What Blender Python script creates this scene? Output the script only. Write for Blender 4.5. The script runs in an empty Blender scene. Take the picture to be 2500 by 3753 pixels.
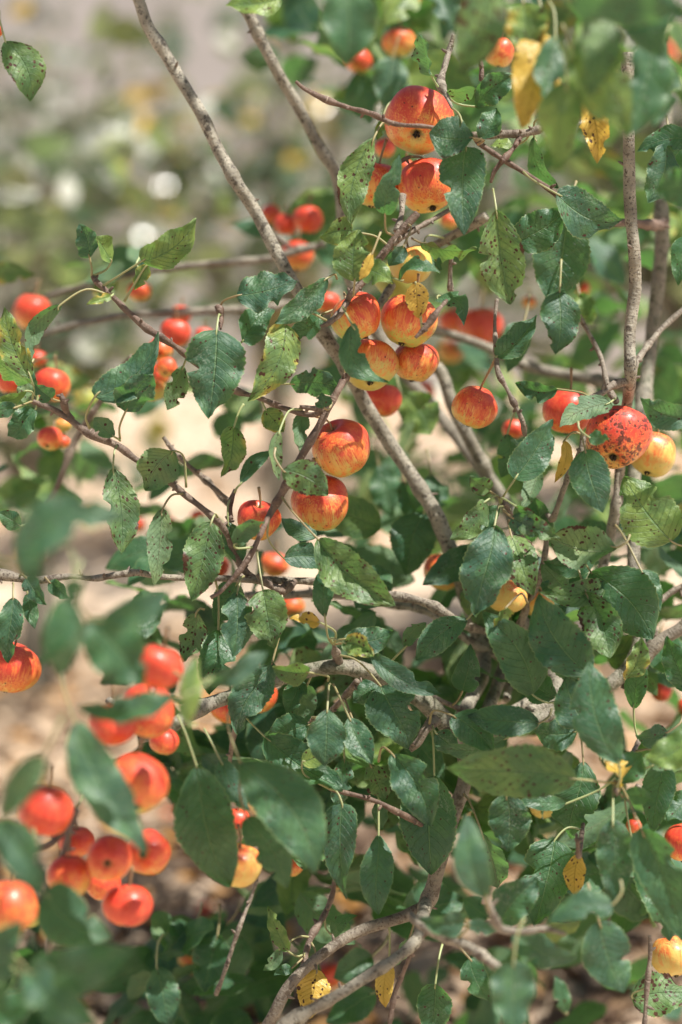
import bpy, math, random
import numpy as np
from mathutils import Vector, Matrix, noise as mn

# ------------------------------------------------------------------ camera, sky, sun
SC = bpy.context.scene
COL = SC.collection
LENS = 85.0; PITCH = math.radians(10.0); CAMH = 1.2; D0 = 2.26
cam_d = bpy.data.cameras.new('camera'); CAM = bpy.data.objects.new('camera', cam_d); COL.objects.link(CAM)
cam_d.lens = LENS; cam_d.sensor_fit = 'VERTICAL'; cam_d.sensor_height = 36.0; cam_d.sensor_width = 24.0
cam_d.clip_start = 0.05; cam_d.clip_end = 500
cam_d.dof.use_dof = True; cam_d.dof.focus_distance = D0 - 0.005; cam_d.dof.aperture_fstop = 2.1
CAM.location = (0, 0, CAMH); CAM.rotation_euler = (math.pi/2 - PITCH, 0, 0)
SC.camera = CAM

SUN = Vector((0.42, -0.16, 0.88)).normalized()
w = bpy.data.worlds.new('World'); SC.world = w; w.use_nodes = True
nt = w.node_tree; nt.nodes.clear()
sky = nt.nodes.new('ShaderNodeTexSky'); sky.sky_type = 'NISHITA'; sky.sun_disc = False
sky.sun_elevation = math.asin(SUN.z); sky.sun_rotation = math.atan2(SUN.x, SUN.y)
sky.air_density = 1.0; sky.dust_density = 2.0
bg = nt.nodes.new('ShaderNodeBackground'); bg.inputs[1].default_value = 0.055
wo = nt.nodes.new('ShaderNodeOutputWorld')
nt.links.new(sky.outputs[0], bg.inputs[0]); nt.links.new(bg.outputs[0], wo.inputs[0])
sl = bpy.data.lights.new('sun', 'SUN'); sl.energy = 5.0; sl.angle = math.radians(0.55); sl.color = (1.0, 0.945, 0.87)
so = bpy.data.objects.new('sun', sl); COL.objects.link(so)
so.rotation_euler = SUN.to_track_quat('Z', 'Y').to_euler(); so.location = (3, 2, 8)
SC.view_settings.view_transform = 'Standard'; SC.view_settings.look = 'None'
SC.view_settings.exposure = 0.78; SC.view_settings.gamma = 1.0

# ------------------------------------------------------------------ pixel -> world point at a given distance
FW = np.array([0, math.cos(PITCH), -math.sin(PITCH)]); UP = np.array([0, math.sin(PITCH), math.cos(PITCH)])
RT = np.array([1.0, 0, 0]); CO = np.array([0, 0, CAMH]); PX = 36/3753/LENS; TS = 1000/1568
TILE = dict(A=(0,0), B=(1000,0), C=(1500,0), D=(0,900), E=(750,900), F=(1500,900), G=(0,1800), H=(750,1800),
            I=(1500,1800), J=(0,2753), K=(750,2753), L=(1500,2753))
def src(t, x, y): o = TILE[t]; return o[0] + x*TS, o[1] + y*TS
def pt(sx, sy, d): return CO + d*(FW + RT*(sx-1250)*PX - UP*(sy-1876.5)*PX)
def tp(t, x, y, dz=0): sx, sy = src(t, x, y); return pt(sx, sy, D0 + dz/100)
def camv(x, y, z): return RT*x - UP*y - FW*z            # image right, image down, towards the camera
def unit(a): return a/max(1e-9, np.linalg.norm(a))

# ------------------------------------------------------------------ object helpers
def link(o, parent=None):
    COL.objects.link(o)
    if parent is not None:
        o.parent = parent
        o.matrix_parent_inverse = parent.matrix_world.inverted() if parent.type == 'MESH' else Matrix.Translation(-parent.location)
    return o
def tag(o, label=None, cat=None, group=None, kind=None):
    if label: o['label'] = label
    if cat: o['category'] = cat
    if group: o['group'] = group
    if kind: o['kind'] = kind
    return o
def empty(name, loc):
    o = bpy.data.objects.new(name, None); o.empty_display_size = 0.05; o.location = loc; COL.objects.link(o); return o

class MB:
    def __init__(s): s.v = []; s.f = []; s.uv = []; s.par = []; s.vec = []; s.n = 0
    def add(s, V, F, uv, par, vec=None):
        s.v.append(V); s.f.append(F + s.n); s.uv.append(uv); s.par.append(par)
        s.vec.append(vec if vec is not None else V); s.n += len(V)
    def build(s, name, mat, parent=None, origin=None, smooth=True):
        V = np.concatenate(s.v); F = np.concatenate(s.f); uv = np.concatenate(s.uv); par = np.concatenate(s.par); vec = np.concatenate(s.vec)
        if origin is not None: V = V - np.array(origin)
        me = bpy.data.meshes.new(name)
        me.vertices.add(len(V)); me.vertices.foreach_set('co', V.astype(np.float32).ravel())
        me.loops.add(F.size); me.loops.foreach_set('vertex_index', F.astype(np.int32).ravel())
        me.polygons.add(len(F)); me.polygons.foreach_set('loop_start', np.arange(0, F.size, 4, dtype=np.int32))
        me.polygons.foreach_set('loop_total', np.full(len(F), 4, dtype=np.int32))
        me.update(calc_edges=True)
        a = me.attributes.new('luv', 'FLOAT2', 'POINT'); a.data.foreach_set('vector', uv.astype(np.float32).ravel())
        a = me.attributes.new('par', 'FLOAT_COLOR', 'POINT'); a.data.foreach_set('color', par.astype(np.float32).ravel())
        a = me.attributes.new('vec', 'FLOAT_VECTOR', 'POINT'); a.data.foreach_set('vector', vec.astype(np.float32).ravel())
        me.polygons.foreach_set('use_smooth', np.full(len(F), smooth))
        me.materials.append(mat); me.validate(); me.update()
        o = bpy.data.objects.new(name, me)
        if origin is not None: o.location = origin
        link(o, parent)
        if parent is not None: o.matrix_parent_inverse = Matrix.Translation(-Vector(parent.location))
        return o

# ------------------------------------------------------------------ materials
class NT:
    def __init__(s, name):
        s.m = bpy.data.materials.new(name); s.m.use_nodes = True; s.t = s.m.node_tree; s.t.nodes.clear()
        s.out = s.t.nodes.new('ShaderNodeOutputMaterial')
    def n(s, typ, ins=None, **kw):
        nd = s.t.nodes.new(typ)
        for k, v in kw.items(): setattr(nd, k, v)
        for k, v in (ins or {}).items(): s.put(nd.inputs[k], v)
        return nd
    def put(s, inp, v):
        if isinstance(v, bpy.types.NodeSocket): s.t.links.new(v, inp)
        else: inp.default_value = v
    def math(s, op, a, b=0.0, c=None, clamp=False):
        nd = s.n('ShaderNodeMath', operation=op, use_clamp=clamp); s.put(nd.inputs[0], a); s.put(nd.inputs[1], b)
        if c is not None: s.put(nd.inputs[2], c)
        return nd.outputs[0]
    def mix(s, f, a, b):
        nd = s.n('ShaderNodeMix', data_type='RGBA'); s.put(nd.inputs[0], f)
        for i, v in ((6, a), (7, b)): s.put(nd.inputs[i], v if isinstance(v, bpy.types.NodeSocket) else (*v, 1))
        return nd.outputs[2]
    def step(s, v, lo, hi):
        nd = s.n('ShaderNodeMapRange', interpolation_type='SMOOTHSTEP'); s.put(nd.inputs[0], v); s.put(nd.inputs[1], lo); s.put(nd.inputs[2], hi)
        return nd.outputs[0]
    def noise(s, vec, scale, detail=3, rough=0.55):
        nd = s.n('ShaderNodeTexNoise', {'Scale': scale, 'Detail': detail, 'Roughness': rough}); s.put(nd.inputs['Vector'], vec); return nd.outputs[0]
    def attr(s, name): return s.n('ShaderNodeAttribute', attribute_name=name)
    def sep(s, v): return s.n('ShaderNodeSeparateXYZ', {0: v}).outputs
    def comb(s, x, y, z): return s.n('ShaderNodeCombineXYZ', {0: x, 1: y, 2: z}).outputs[0]

def leaf_material(name='leaf_surface', top=(0.024,0.083,0.040), blue=(0.034,0.088,0.066), under=(0.10,0.175,0.10), trans=(0.18,0.48,0.08), tr=0.25, detail=True, rough=0.42):
    k = NT(name)
    par = k.attr('par'); pc = k.n('ShaderNodeSeparateColor', {0: par.outputs['Color']}).outputs
    rnd, spots, yel, dust = pc[0], pc[1], pc[2], par.outputs['Alpha']
    uv = k.sep(k.attr('luv').outputs['Vector']); u, v = uv[0], uv[1]          # u -1..1 across, v 0..1 along
    au = k.math('ABSOLUTE', u)
    pos = k.attr('vec').outputs['Vector']
    col = k.mix(rnd, top, blue)
    n1 = k.noise(pos, 45, 3)
    col = k.mix(k.step(n1, 0.42, 0.70), col, (0.062,0.145,0.066))
    yc = k.mix(k.noise(pos, 70), (0.52,0.30,0.04), (0.52,0.40,0.09))
    # yellowing eats in from the rim and in patches
    ym = k.math('ADD', k.math('MULTIPLY', yel, 1.5), k.math('ADD', k.math('MULTIPLY', n1, 1.1), k.math('MULTIPLY', au, 0.28)))
    ym = k.step(ym, 1.12, 1.42)
    ym = k.math('MULTIPLY', ym, k.step(yel, 0.04, 0.2))
    und = k.mix(k.step(n1, 0.4, 0.8), under, (0.17,0.24,0.11))
    sunlit_tint = k.math('MULTIPLY', k.step(yel, 0.015, 0.16), k.math('ADD', 0.35, k.math('MULTIPLY', k.step(n1, 0.35, 0.62), 0.55)))  # paler yellow-green put into the colour of leaves that should look sunlit
    col = k.mix(sunlit_tint, col, (0.24,0.32,0.07)); und = k.mix(sunlit_tint, und, (0.30,0.36,0.12))
    if not detail: col = k.mix(k.step(rnd, 0.72, 0.76), col, (0.56,0.56,0.49))  # some far leaves coloured near white, standing in for sunlit highlights
    bf = k.n('ShaderNodeNewGeometry').outputs['Backfacing']
    if detail:
        # midrib and side veins
        mid = k.math('SUBTRACT', 1.0, k.step(au, 0.012, 0.045))
        sv = k.math('SUBTRACT', v, k.math('MULTIPLY', k.math('POWER', au, 1.25), 0.24))
        sv = k.math('ADD', sv, k.math('MULTIPLY', k.math('SIGN', u), 0.017))
        fr = k.math('PINGPONG', k.math('MULTIPLY', sv, 10.5), 0.5)
        side = k.math('SUBTRACT', 1.0, k.step(fr, 0.02, 0.075))
        side = k.math('MULTIPLY', side, k.math('SUBTRACT', 1.0, k.step(au, 0.65, 1.0)))
        vor = k.n('ShaderNodeTexVoronoi', {'Vector': pos, 'Scale': 520.0}, feature='DISTANCE_TO_EDGE').outputs[0]
        net = k.math('SUBTRACT', 1.0, k.step(vor, 0.0, 0.12))
        vein = k.math('MAXIMUM', k.math('MULTIPLY', mid, 0.75), k.math('MULTIPLY', side, 0.34))
        veinn = k.math('MAXIMUM', vein, k.math('MULTIPLY', net, 0.10))
        col = k.mix(veinn, col, (0.17,0.29,0.14)); und = k.mix(k.math('MULTIPLY', vein, 0.8), und, (0.34,0.40,0.23))
        # rim
        rim = k.step(au, 0.86, 1.0)
        col = k.mix(k.math('MULTIPLY', k.step(au, 0.93, 1.0), 0.6), col, (0.26,0.33,0.13))
    col = k.mix(ym, col, yc); und = k.mix(ym, und, yc)
    if detail:
        dn = k.math('MULTIPLY', k.step(k.noise(pos, 420, 4, 0.75), 0.49, 0.62), k.step(k.noise(pos, 38, 2), 0.44, 0.66))
        col = k.mix(k.math('MULTIPLY', dn, k.math('MULTIPLY', dust, 0.42)), col, (0.36,0.41,0.32))
        sp = k.n('ShaderNodeTexVoronoi', {'Vector': pos, 'Scale': 230.0}, feature='F1')
        d1 = sp.outputs['Distance']; sc = k.sep(sp.outputs['Color'])
        rad = k.math('MULTIPLY', k.math('SUBTRACT', k.math('ADD', sc[0], k.math('MULTIPLY', spots, 0.78)), 0.84), 0.60)
        clus = k.math('ADD', k.math('MULTIPLY', k.noise(pos, 26, 1), 1.7), k.math('SUBTRACT', k.math('MULTIPLY', au, 0.35), 0.25))
        rad = k.math('MULTIPLY', rad, clus)
        sm = k.math('SUBTRACT', 1.0, k.step(k.math('ADD', d1, k.math('MULTIPLY', k.math('SUBTRACT', k.noise(pos, 260, 3), 0.5), 0.85)), k.math('ADD', rad, 0.03), k.math('ADD', rad, 0.09)))
        sm = k.math('MULTIPLY', sm, k.step(rad, 0.0, 0.03))
        # burnt rim blotches
        bn = k.math('ADD', k.noise(pos, 42, 3), k.math('ADD', k.math('MULTIPLY', k.math('POWER', au, 3.0), 0.24), k.math('MULTIPLY', spots, 0.18)))
        burn = k.math('MULTIPLY', k.step(bn, 0.91, 0.96), k.step(spots, 0.2, 0.5))
        sm = k.math('MAXIMUM', sm, burn)
        bc = k.mix(k.noise(pos, 300), (0.030,0.016,0.010), (0.12,0.045,0.018))
        col = k.mix(sm, col, bc); und = k.mix(sm, und, bc)
    base = k.mix(bf, col, und)
    hgt = None
    if detail:
        h = k.math('ADD', k.math('MULTIPLY', k.math('ADD', mid, k.math('MULTIPLY', side, 0.6)), -1.0), k.math('MULTIPLY', k.noise(pos, 130, 3), 1.3))
        bmp = k.n('ShaderNodeBump', {'Strength': 0.9, 'Distance': 0.0016, 'Height': h}).outputs[0]
    pr = k.n('ShaderNodeBsdfPrincipled', {'Base Color': base, 'Specular IOR Level': 0.46})
    k.put(pr.inputs['Roughness'], k.math('ADD', rough, k.math('ADD', k.math('MULTIPLY', dust, 0.12), k.math('MULTIPLY', bf, 0.2))))
    tcol = k.mix(ym, trans, (0.85,0.60,0.08))
    tcol = k.mix(k.math('MULTIPLY', rnd, 0.35), tcol, (0.16,0.42,0.08))
    if detail:
        tcol = k.mix(k.math('MULTIPLY', vein, 0.5), tcol, (0.16,0.24,0.06)); tcol = k.mix(sm, tcol, (0.03,0.012,0.005))
        k.put(pr.inputs['Normal'], bmp)
    tb = k.n('ShaderNodeBsdfTranslucent', {'Color': tcol})
    if detail: k.put(tb.inputs['Normal'], bmp)
    mx = k.n('ShaderNodeMixShader', {0: tr, 1: pr.outputs[0], 2: tb.outputs[0]})
    k.t.links.new(mx.outputs[0], k.out.inputs[0]); return k.m
M_LEAF = leaf_material()
M_FAR = leaf_material('far_leaf_surface', top=(0.022,0.034,0.024), blue=(0.07,0.088,0.072), under=(0.24,0.26,0.20), trans=(0.40,0.44,0.22), tr=0.22, detail=False, rough=0.17)

def bark_material(name='bark'):
    k = NT(name); par = k.attr('par'); pc = k.n('ShaderNodeSeparateColor', {0: par.outputs['Color']}).outputs; tw = pc[0]; moss = pc[1]
    pos = k.attr('vec').outputs['Vector']     # x along the limb, y z round it, metres
    n1 = k.noise(pos, 60, 5, 0.65); n2 = k.noise(pos, 190, 4, 0.7)
    xyz = k.sep(pos); st = k.comb(k.math('MULTIPLY', xyz[0], 3.0), xyz[1], xyz[2]); n3 = k.noise(st, 150, 3, 0.6)
    grey = k.mix(k.step(n1, 0.35, 0.65), (0.21,0.19,0.145), (0.43,0.395,0.315))
    grey = k.mix(k.step(k.noise(pos, 120, 4, 0.75), 0.50, 0.62), grey, (0.085,0.072,0.055)); grey = k.mix(k.step(k.noise(pos, 420, 2), 0.60, 0.68), grey, (0.06,0.05,0.04))
    grey = k.mix(k.math('MULTIPLY', moss, k.step(n1, 0.40, 0.60)), grey, (0.085,0.095,0.05))
    twig = k.mix(k.step(n1, 0.38, 0.62), (0.085,0.045,0.032), (0.17,0.105,0.075)); twig = k.mix(k.step(n3, 0.62, 0.72), twig, (0.36,0.28,0.22))
    col = k.mix(tw, grey, twig)
    h = k.math('ADD', n2, k.math('MULTIPLY', n3, 0.8))
    b = k.n('ShaderNodeBump', {'Strength': 0.8, 'Distance': 0.0022, 'Height': h}).outputs[0]
    pr = k.n('ShaderNodeBsdfPrincipled', {'Base Color': col, 'Roughness': 0.62, 'Normal': b, 'Specular IOR Level': 0.4})
    k.t.links.new(pr.outputs[0], k.out.inputs[0]); return k.m
M_BARK = bark_material()

def petiole_material():
    k = NT('petiole_green'); par = k.attr('par'); pc = k.n('ShaderNodeSeparateColor', {0: par.outputs['Color']}).outputs
    col = k.mix(pc[0], (0.30,0.36,0.16), (0.26,0.12,0.07))
    pr = k.n('ShaderNodeBsdfPrincipled', {'Base Color': col, 'Roughness': 0.5, 'Subsurface Weight': 0.1, 'Subsurface Scale': 0.003})
    k.t.links.new(pr.outputs[0], k.out.inputs[0]); return k.m
M_PET = petiole_material()

def apple_material():
    k = NT('apple_skin'); par = k.attr('par'); pc = k.n('ShaderNodeSeparateColor', {0: par.outputs['Color']}).outputs
    blush, spots, seed, green = pc[0], pc[1], pc[2], par.outputs['Alpha']
    vec = k.attr('vec').outputs['Vector']      # meridian coordinates: cos, sin, height
    uv = k.sep(k.attr('luv').outputs['Vector']); lat = uv[1]
    xyz = k.sep(vec)
    sd = k.math('MULTIPLY', seed, 37.0)
    str_ = k.comb(k.math('ADD', xyz[0], sd), xyz[1], k.math('MULTIPLY', xyz[2], 0.09))
    s1 = k.noise(str_, 5.5, 3, 0.62); s2 = k.noise(str_, 22, 3, 0.6)
    full = k.comb(k.math('ADD', xyz[0], sd), xyz[1], xyz[2]); f1 = k.noise(full, 2.3, 4); f2 = k.noise(full, 14, 4, 0.7)
    yel = k.mix(k.step(f1, 0.35, 0.65), (0.78,0.44,0.11), (0.80,0.56,0.17))
    yel = k.mix(k.math('MULTIPLY', green, k.step(k.math('ADD', f1, k.math('MULTIPLY', k.math('SUBTRACT', 0.6, blush), 0.5)), 0.40, 0.66)), yel, (0.46,0.50,0.11))
    org = k.mix(k.step(s2, 0.35, 0.7), (0.78,0.17,0.035), (0.80,0.29,0.06))
    red = k.mix(k.step(s1, 0.35, 0.65), (0.60,0.026,0.024), (0.70,0.07,0.035))
    m1 = k.step(k.math('ADD', blush, k.math('ADD', k.math('MULTIPLY', k.math('SUBTRACT', f1, 0.5), 0.9), k.math('MULTIPLY', k.math('SUBTRACT', s1, 0.5), 1.5))), 0.12, 0.66)
    m2 = k.step(k.math('ADD', blush, k.math('ADD', k.math('MULTIPLY', k.math('SUBTRACT', s2, 0.5), 1.9), k.math('MULTIPLY', k.math('SUBTRACT', f1, 0.5), 1.1))), 0.40, 0.88)
    col = k.mix(k.math('MULTIPLY', m1, 0.86), yel, org); col = k.mix(k.math('MULTIPLY', m2, 0.93), col, red)
    # thin streaks on the yellow side
    thin = k.math('MULTIPLY', k.step(s2, 0.56, 0.66), k.step(blush, 0.12, 0.4)); col = k.mix(k.math('MULTIPLY', thin, 0.55), col, (0.62,0.09,0.03))
    # speckles, scab spots, russet at the ends
    vor = k.n('ShaderNodeTexVoronoi', {'Vector': full, 'Scale': 13.0}, feature='F1'); vd = vor.outputs[0]; vc = k.sep(vor.outputs[1])
    dot = k.math('MULTIPLY', k.math('SUBTRACT', 1.0, k.step(vd, 0.08, 0.16)), 0.75); col = k.mix(k.math('MULTIPLY', dot, k.step(vc[1], 0.3, 0.5)), col, (0.72,0.42,0.16))
    v2 = k.n('ShaderNodeTexVoronoi', {'Vector': full, 'Scale': 6.5}, feature='F1'); c2 = k.sep(v2.outputs[1])
    rad = k.math('MULTIPLY', k.math('SUBTRACT', k.math('ADD', c2[0], k.math('MULTIPLY', spots, 0.62)), 0.86), k.math('MULTIPLY', k.noise(full, 2.6, 1), 1.25))
    dd = k.math('ADD', v2.outputs[0], k.math('MULTIPLY', k.math('SUBTRACT', k.noise(full, 11, 4, 0.7), 0.5), 0.75))
    sm = k.math('MULTIPLY', k.math('SUBTRACT', 1.0, k.step(dd, rad, k.math('ADD', rad, 0.07))), k.step(rad, 0.0, 0.04))
    sc_ = k.math('MULTIPLY', k.step(k.math('ADD', k.noise(full, 6.5, 6, 0.78), k.math('MULTIPLY', k.noise(full, 1.7, 1), 0.35)), 0.70, 0.75), k.step(spots, 0.3, 0.9))
    sm = k.math('MAXIMUM', sm, sc_)
    col = k.mix(k.math('MULTIPLY', sm, 0.9), col, k.mix(k.step(f2, 0.4, 0.6), (0.05,0.015,0.01), (0.14,0.035,0.015)))
    rus = k.math('MULTIPLY', k.step(k.math('ADD', k.math('ABSOLUTE', k.math('SUBTRACT', lat, 0.5)), k.math('MULTIPLY', f2, 0.10)), 0.465, 0.52), 0.8)
    col = k.mix(rus, col, (0.28,0.22,0.07))
    h = k.math('ADD', k.math('MULTIPLY', sm, -1.0), k.math('MULTIPLY', k.noise(full, 9, 3), 0.5))
    b = k.n('ShaderNodeBump', {'Strength': 0.35, 'Distance': 0.0015, 'Height': h}).outputs[0]
    pr = k.n('ShaderNodeBsdfPrincipled', {'Base Color': col, 'Normal': b, 'Subsurface Weight': 0.12, 'Subsurface Scale': 0.006, 'Subsurface Radius': (1.0,0.45,0.2), 'Specular IOR Level': 0.45, 'Coat Weight': 0.2, 'Coat Roughness': 0.22})
    k.put(pr.inputs['Roughness'], k.math('ADD', 0.40, k.math('MULTIPLY', f2, 0.12)))
    k.t.links.new(pr.outputs[0], k.out.inputs[0]); return k.m
M_APPLE = apple_material()

def simple(name, cols, scale, rough=0.8, bump=0.0):
    k = NT(name); g = k.n('ShaderNodeNewGeometry').outputs['Position']; n1 = k.noise(g, scale, 5, 0.65); n2 = k.noise(g, scale*0.13, 3)
    c = k.mix(k.step(n1, 0.35, 0.65), cols[0], cols[1]); c = k.mix(k.math('MULTIPLY', k.step(n2, 0.45, 0.65), 0.6), c, cols[2])
    pr = k.n('ShaderNodeBsdfPrincipled', {'Base Color': c, 'Roughness': rough})
    if bump: k.put(pr.inputs['Normal'], k.n('ShaderNodeBump', {'Strength': 0.7, 'Distance': bump, 'Height': n1}).outputs[0])
    k.t.links.new(pr.outputs[0], k.out.inputs[0]); return k.m
M_GROUND = simple('dry_ground', [(0.46,0.35,0.25), (0.64,0.52,0.40), (0.52,0.40,0.29)], 14, 0.95, 0.02)
M_WALL = simple('wall_render', [(0.45,0.43,0.42), (0.52,0.50,0.49), (0.38,0.365,0.36)], 3.0, 0.9, 0.004)
M_COPE = simple('coping_stone', [(0.33,0.31,0.29), (0.40,0.38,0.35), (0.28,0.26,0.24)], 6.0, 0.9, 0.004)
M_CALYX = simple('calyx_brown', [(0.03,0.02,0.012), (0.07,0.05,0.025), (0.02,0.014,0.01)], 900, 0.8)
def litter_material():
    k = NT('litter'); par = k.attr('par'); pc = k.n('ShaderNodeSeparateColor', {0: par.outputs['Color']}).outputs
    c = k.mix(k.step(pc[0], 0.0, 1.0), (0.09,0.05,0.028), (0.60,0.46,0.32)); c = k.mix(k.step(pc[1], 0.75, 0.95), c, (0.50,0.25,0.06))
    pr = k.n('ShaderNodeBsdfPrincipled', {'Base Color': c, 'Roughness': 0.8}); tb = k.n('ShaderNodeBsdfTranslucent', {'Color': c})
    mx = k.n('ShaderNodeMixShader', {0: 0.2, 1: pr.outputs[0], 2: tb.outputs[0]}); k.t.links.new(mx.outputs[0], k.out.inputs[0]); return k.m
M_LITTER = litter_material()

# ------------------------------------------------------------------ leaf and limb shapes
def outline(v, shape):
    a = 0.58 + 0.42*shape                                    # where it is widest and how blunt it is
    wv = np.sin(np.pi*np.clip(v, 0, 1)**a)**0.72
    return wv * np.where(v > 0.82, 1 - 0.25*((v-0.82)/0.18), 1.0)
def leaf(mb, B, T, W, par, roll=0.0, side=0.0, bend=0.1, fold=0.3, twist=0.0, wave=0.05, seed=0, nl=30, nw=8, face=None, bites=None, vseed=None):
    """one leaf blade from base B to tip T, W wide; side bends the midrib in its plane, bend out of it"""
    rg = random.Random(seed)
    m = T - B; L = np.linalg.norm(m); m = m/L
    vdir = unit(CO - (B+T)/2) if face is None else unit(np.array(face))
    n0 = unit(vdir - m*np.dot(vdir, m)); s0 = np.cross(m, n0)
    v = np.linspace(0, 1, nl+1); u = np.linspace(-1, 1, nw+1)
    mid = B[None] + m[None]*(v*L)[:, None] + (s0*side*L)[None]*(4*v*(1-v))[:, None]
    ang = roll + twist*(v-0.4)
    S = s0[None]*np.cos(ang)[:, None] + n0[None]*np.sin(ang)[:, None]
    N = n0[None]*np.cos(ang)[:, None] - s0[None]*np.sin(ang)[:, None]
    mid = mid + N*(-bend*L*((v-0.5)**2*4-1)*(-1.0))[:, None]*-1.0*0.5
    wv = outline(v, rg.random())
    ph = rg.random()*6; fr = 5+rg.random()*5; fo = fold*(0.7+0.3*np.sin(v*3+ph))
    V = np.zeros((nl+1, nw+1, 3)); P = []
    for j, uu in enumerate(u):
        au = abs(uu); sgn = 1 if uu > 0 else -1
        hw = W*0.5*wv
        if nl >= 20 and au > 0.99:
            hw = hw*(1 + 0.05*(((v*26 + (0.3 if sgn > 0 else 0)) % 1.0) - 0.5)*2)
        if bites:
            for (bv, br, bs) in bites:
                if bs == sgn: hw = hw*(1 - 0.45*au*np.exp(-((v-bv)/br)**4))
        x = hw*uu
        lift = np.abs(x)*np.sin(fo) + wave*W*(au**2)*np.sin(fr*v*2+ph+(1.3 if sgn > 0 else 0)) - W*0.06*(au**2)*np.sin(v*math.pi)*rg.choice((1, 1))
        lift = lift + (0.028*W*np.cos((v-0.24*au)*10.5*2*math.pi)*au*(1-au)*2 if nl >= 20 else 0)
        V[:, j] = mid + S*(x*np.cos(fo))[:, None] + N*lift[:, None]
        # side edge leans forward like a real serrated blade
    n = (nw+1); idx = np.arange((nl+1)*n).reshape(nl+1, n)
    F = np.stack([idx[:-1, :-1], idx[:-1, 1:], idx[1:, 1:], idx[1:, :-1]], -1).reshape(-1, 4)
    uv = np.stack([np.tile(u, (nl+1, 1)), np.tile(v[:, None], (1, n))], -1).reshape(-1, 2)
    off = np.array([rg.random()*9, rg.random()*9, rg.random()*9])
    flat = np.stack([uv[:, 0]*W*0.5, uv[:, 1]*L, np.zeros(len(uv))], -1) + off
    mb.add(V.reshape(-1, 3), F, uv, np.tile(np.array(par, float), (len(uv), 1)), flat)
    return B, m, N[0]

def crom(P, per=8):
    P = np.array(P, float); n = len(P)
    if n < 3:
        t = np.linspace(0, 1, per+1)[:, None]; return P[0]*(1-t)+P[-1]*t
    Q = np.vstack([2*P[0]-P[1], P, 2*P[-1]-P[-2]]); out = []
    for i in range(n-1):
        p0, p1, p2, p3 = Q[i:i+4]
        for t in np.linspace(0, 1, per, endpoint=False):
            out.append(0.5*((2*p1)+(-p0+p2)*t+(2*p0-5*p1+4*p2-p3)*t*t+(-p0+3*p1-3*p2+p3)*t**3))
    out.append(P[-1]); return np.array(out)
def tube(mb, P, R, par, sides=9, seed=0, lump=0.08, per=8, nodes=0):
    """P control points, R radii"""
    PR = np.hstack([np.array(P, float), np.array(R, float)[:, None]]); C = crom(PR, per); C, r = C[:, :3], np.maximum(C[:, 3], 0.0004)
    n = len(C); tan = np.gradient(C, axis=0); tan /= np.linalg.norm(tan, axis=1)[:, None]
    ref = np.array([0.3, 1, 0.2]); dist = np.concatenate([[0], np.cumsum(np.linalg.norm(np.diff(C, axis=0), axis=1))])
    rg = random.Random(seed); so_ = rg.random()*50
    nd = np.ones(n)
    for _ in range(nodes):
        c = rg.random()*dist[-1]; nd += 0.2*np.exp(-((dist-c)/(0.004+0.5*r.mean()))**2)
    a = np.linspace(0, 2*math.pi, sides+1)
    V = np.zeros((n+2, sides+1, 3)); vec = np.zeros_like(V); uv = np.zeros((n+2, sides+1, 2))
    for i in range(n+2):
        ii = min(max(i-1, 0), n-1); rad = 0 if i in (0, n+1) else r[ii]
        s = unit(np.cross(tan[ii], ref)); b = np.cross(tan[ii], s)
        for j, aa in enumerate(a):
            k = 1+lump*2*mn.noise(Vector((dist[ii]*45+so_, math.cos(aa)*0.8, math.sin(aa)*0.8))) if rad else 1
            dd = s*math.cos(aa)+b*math.sin(aa)
            V[i, j] = C[ii]+dd*rad*k*nd[ii]
            vec[i, j] = (dist[ii]+so_, math.cos(aa)*r[ii], math.sin(aa)*r[ii]); uv[i, j] = (aa, dist[ii])
    m = sides+1; idx = np.arange((n+2)*m).reshape(n+2, m)
    F = np.stack([idx[:-1, :-1], idx[1:, :-1], idx[1:, 1:], idx[:-1, 1:]], -1).reshape(-1, 4)
    mb.add(V.reshape(-1, 3), F, uv.reshape(-1, 2), np.tile(np.array(par, float), (V.shape[0]*m, 1)), vec.reshape(-1, 3))
    return C, r

# ------------------------------------------------------------------ ground, wall
def box(mb, x0, x1, y0, y1, z0, z1):
    V = np.array([[x, y, z] for z in (z0, z1) for y in (y0, y1) for x in (x0, x1)], float)
    F = np.array([[0,2,3,1],[4,5,7,6],[0,1,5,4],[2,6,7,3],[0,4,6,2],[1,3,7,5]])
    mb.add(V, F, np.zeros((8, 2)), np.zeros((8, 4)))
gx = np.concatenate([np.linspace(-120, -4, 12), np.linspace(-3.5, 3.5, 57), np.linspace(4, 120, 12)])
gy = np.concatenate([np.linspace(-60, 1, 10), np.linspace(1.2, 11, 79), np.linspace(12, 200, 12)])
X, Y = np.meshgrid(gx, gy, indexing='ij')
Z = np.array([[0.03*mn.noise(Vector((x*1.6, y*1.6, 0))) + 0.012*mn.noise(Vector((x*7, y*7, 3))) if abs(x) < 4 and 0 < y < 11.5 else 0 for y in gy] for x in gx])
def gz(x, y): return 0.03*mn.noise(Vector((x*1.6, y*1.6, 0))) + 0.012*mn.noise(Vector((x*7, y*7, 3)))
idx = np.arange(X.size).reshape(X.shape)
g = MB(); g.add(np.stack([X, Y, Z], -1).reshape(-1, 3), np.stack([idx[:-1, :-1], idx[1:, :-1], idx[1:, 1:], idx[:-1, 1:]], -1).reshape(-1, 4), np.zeros((X.size, 2)), np.zeros((X.size, 4)))
tag(g.build('ground', M_GROUND), kind='structure')
WY = 9.6
wl = empty('garden_wall', (0, WY, 0)); tag(wl, 'pale greyish beige rendered wall far behind the bushes', 'wall')
wb = MB(); box(wb, -9, 9, WY, WY+0.3, -0.1, 2.5); wb.build('wall_face', M_WALL, wl, smooth=False)
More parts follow.
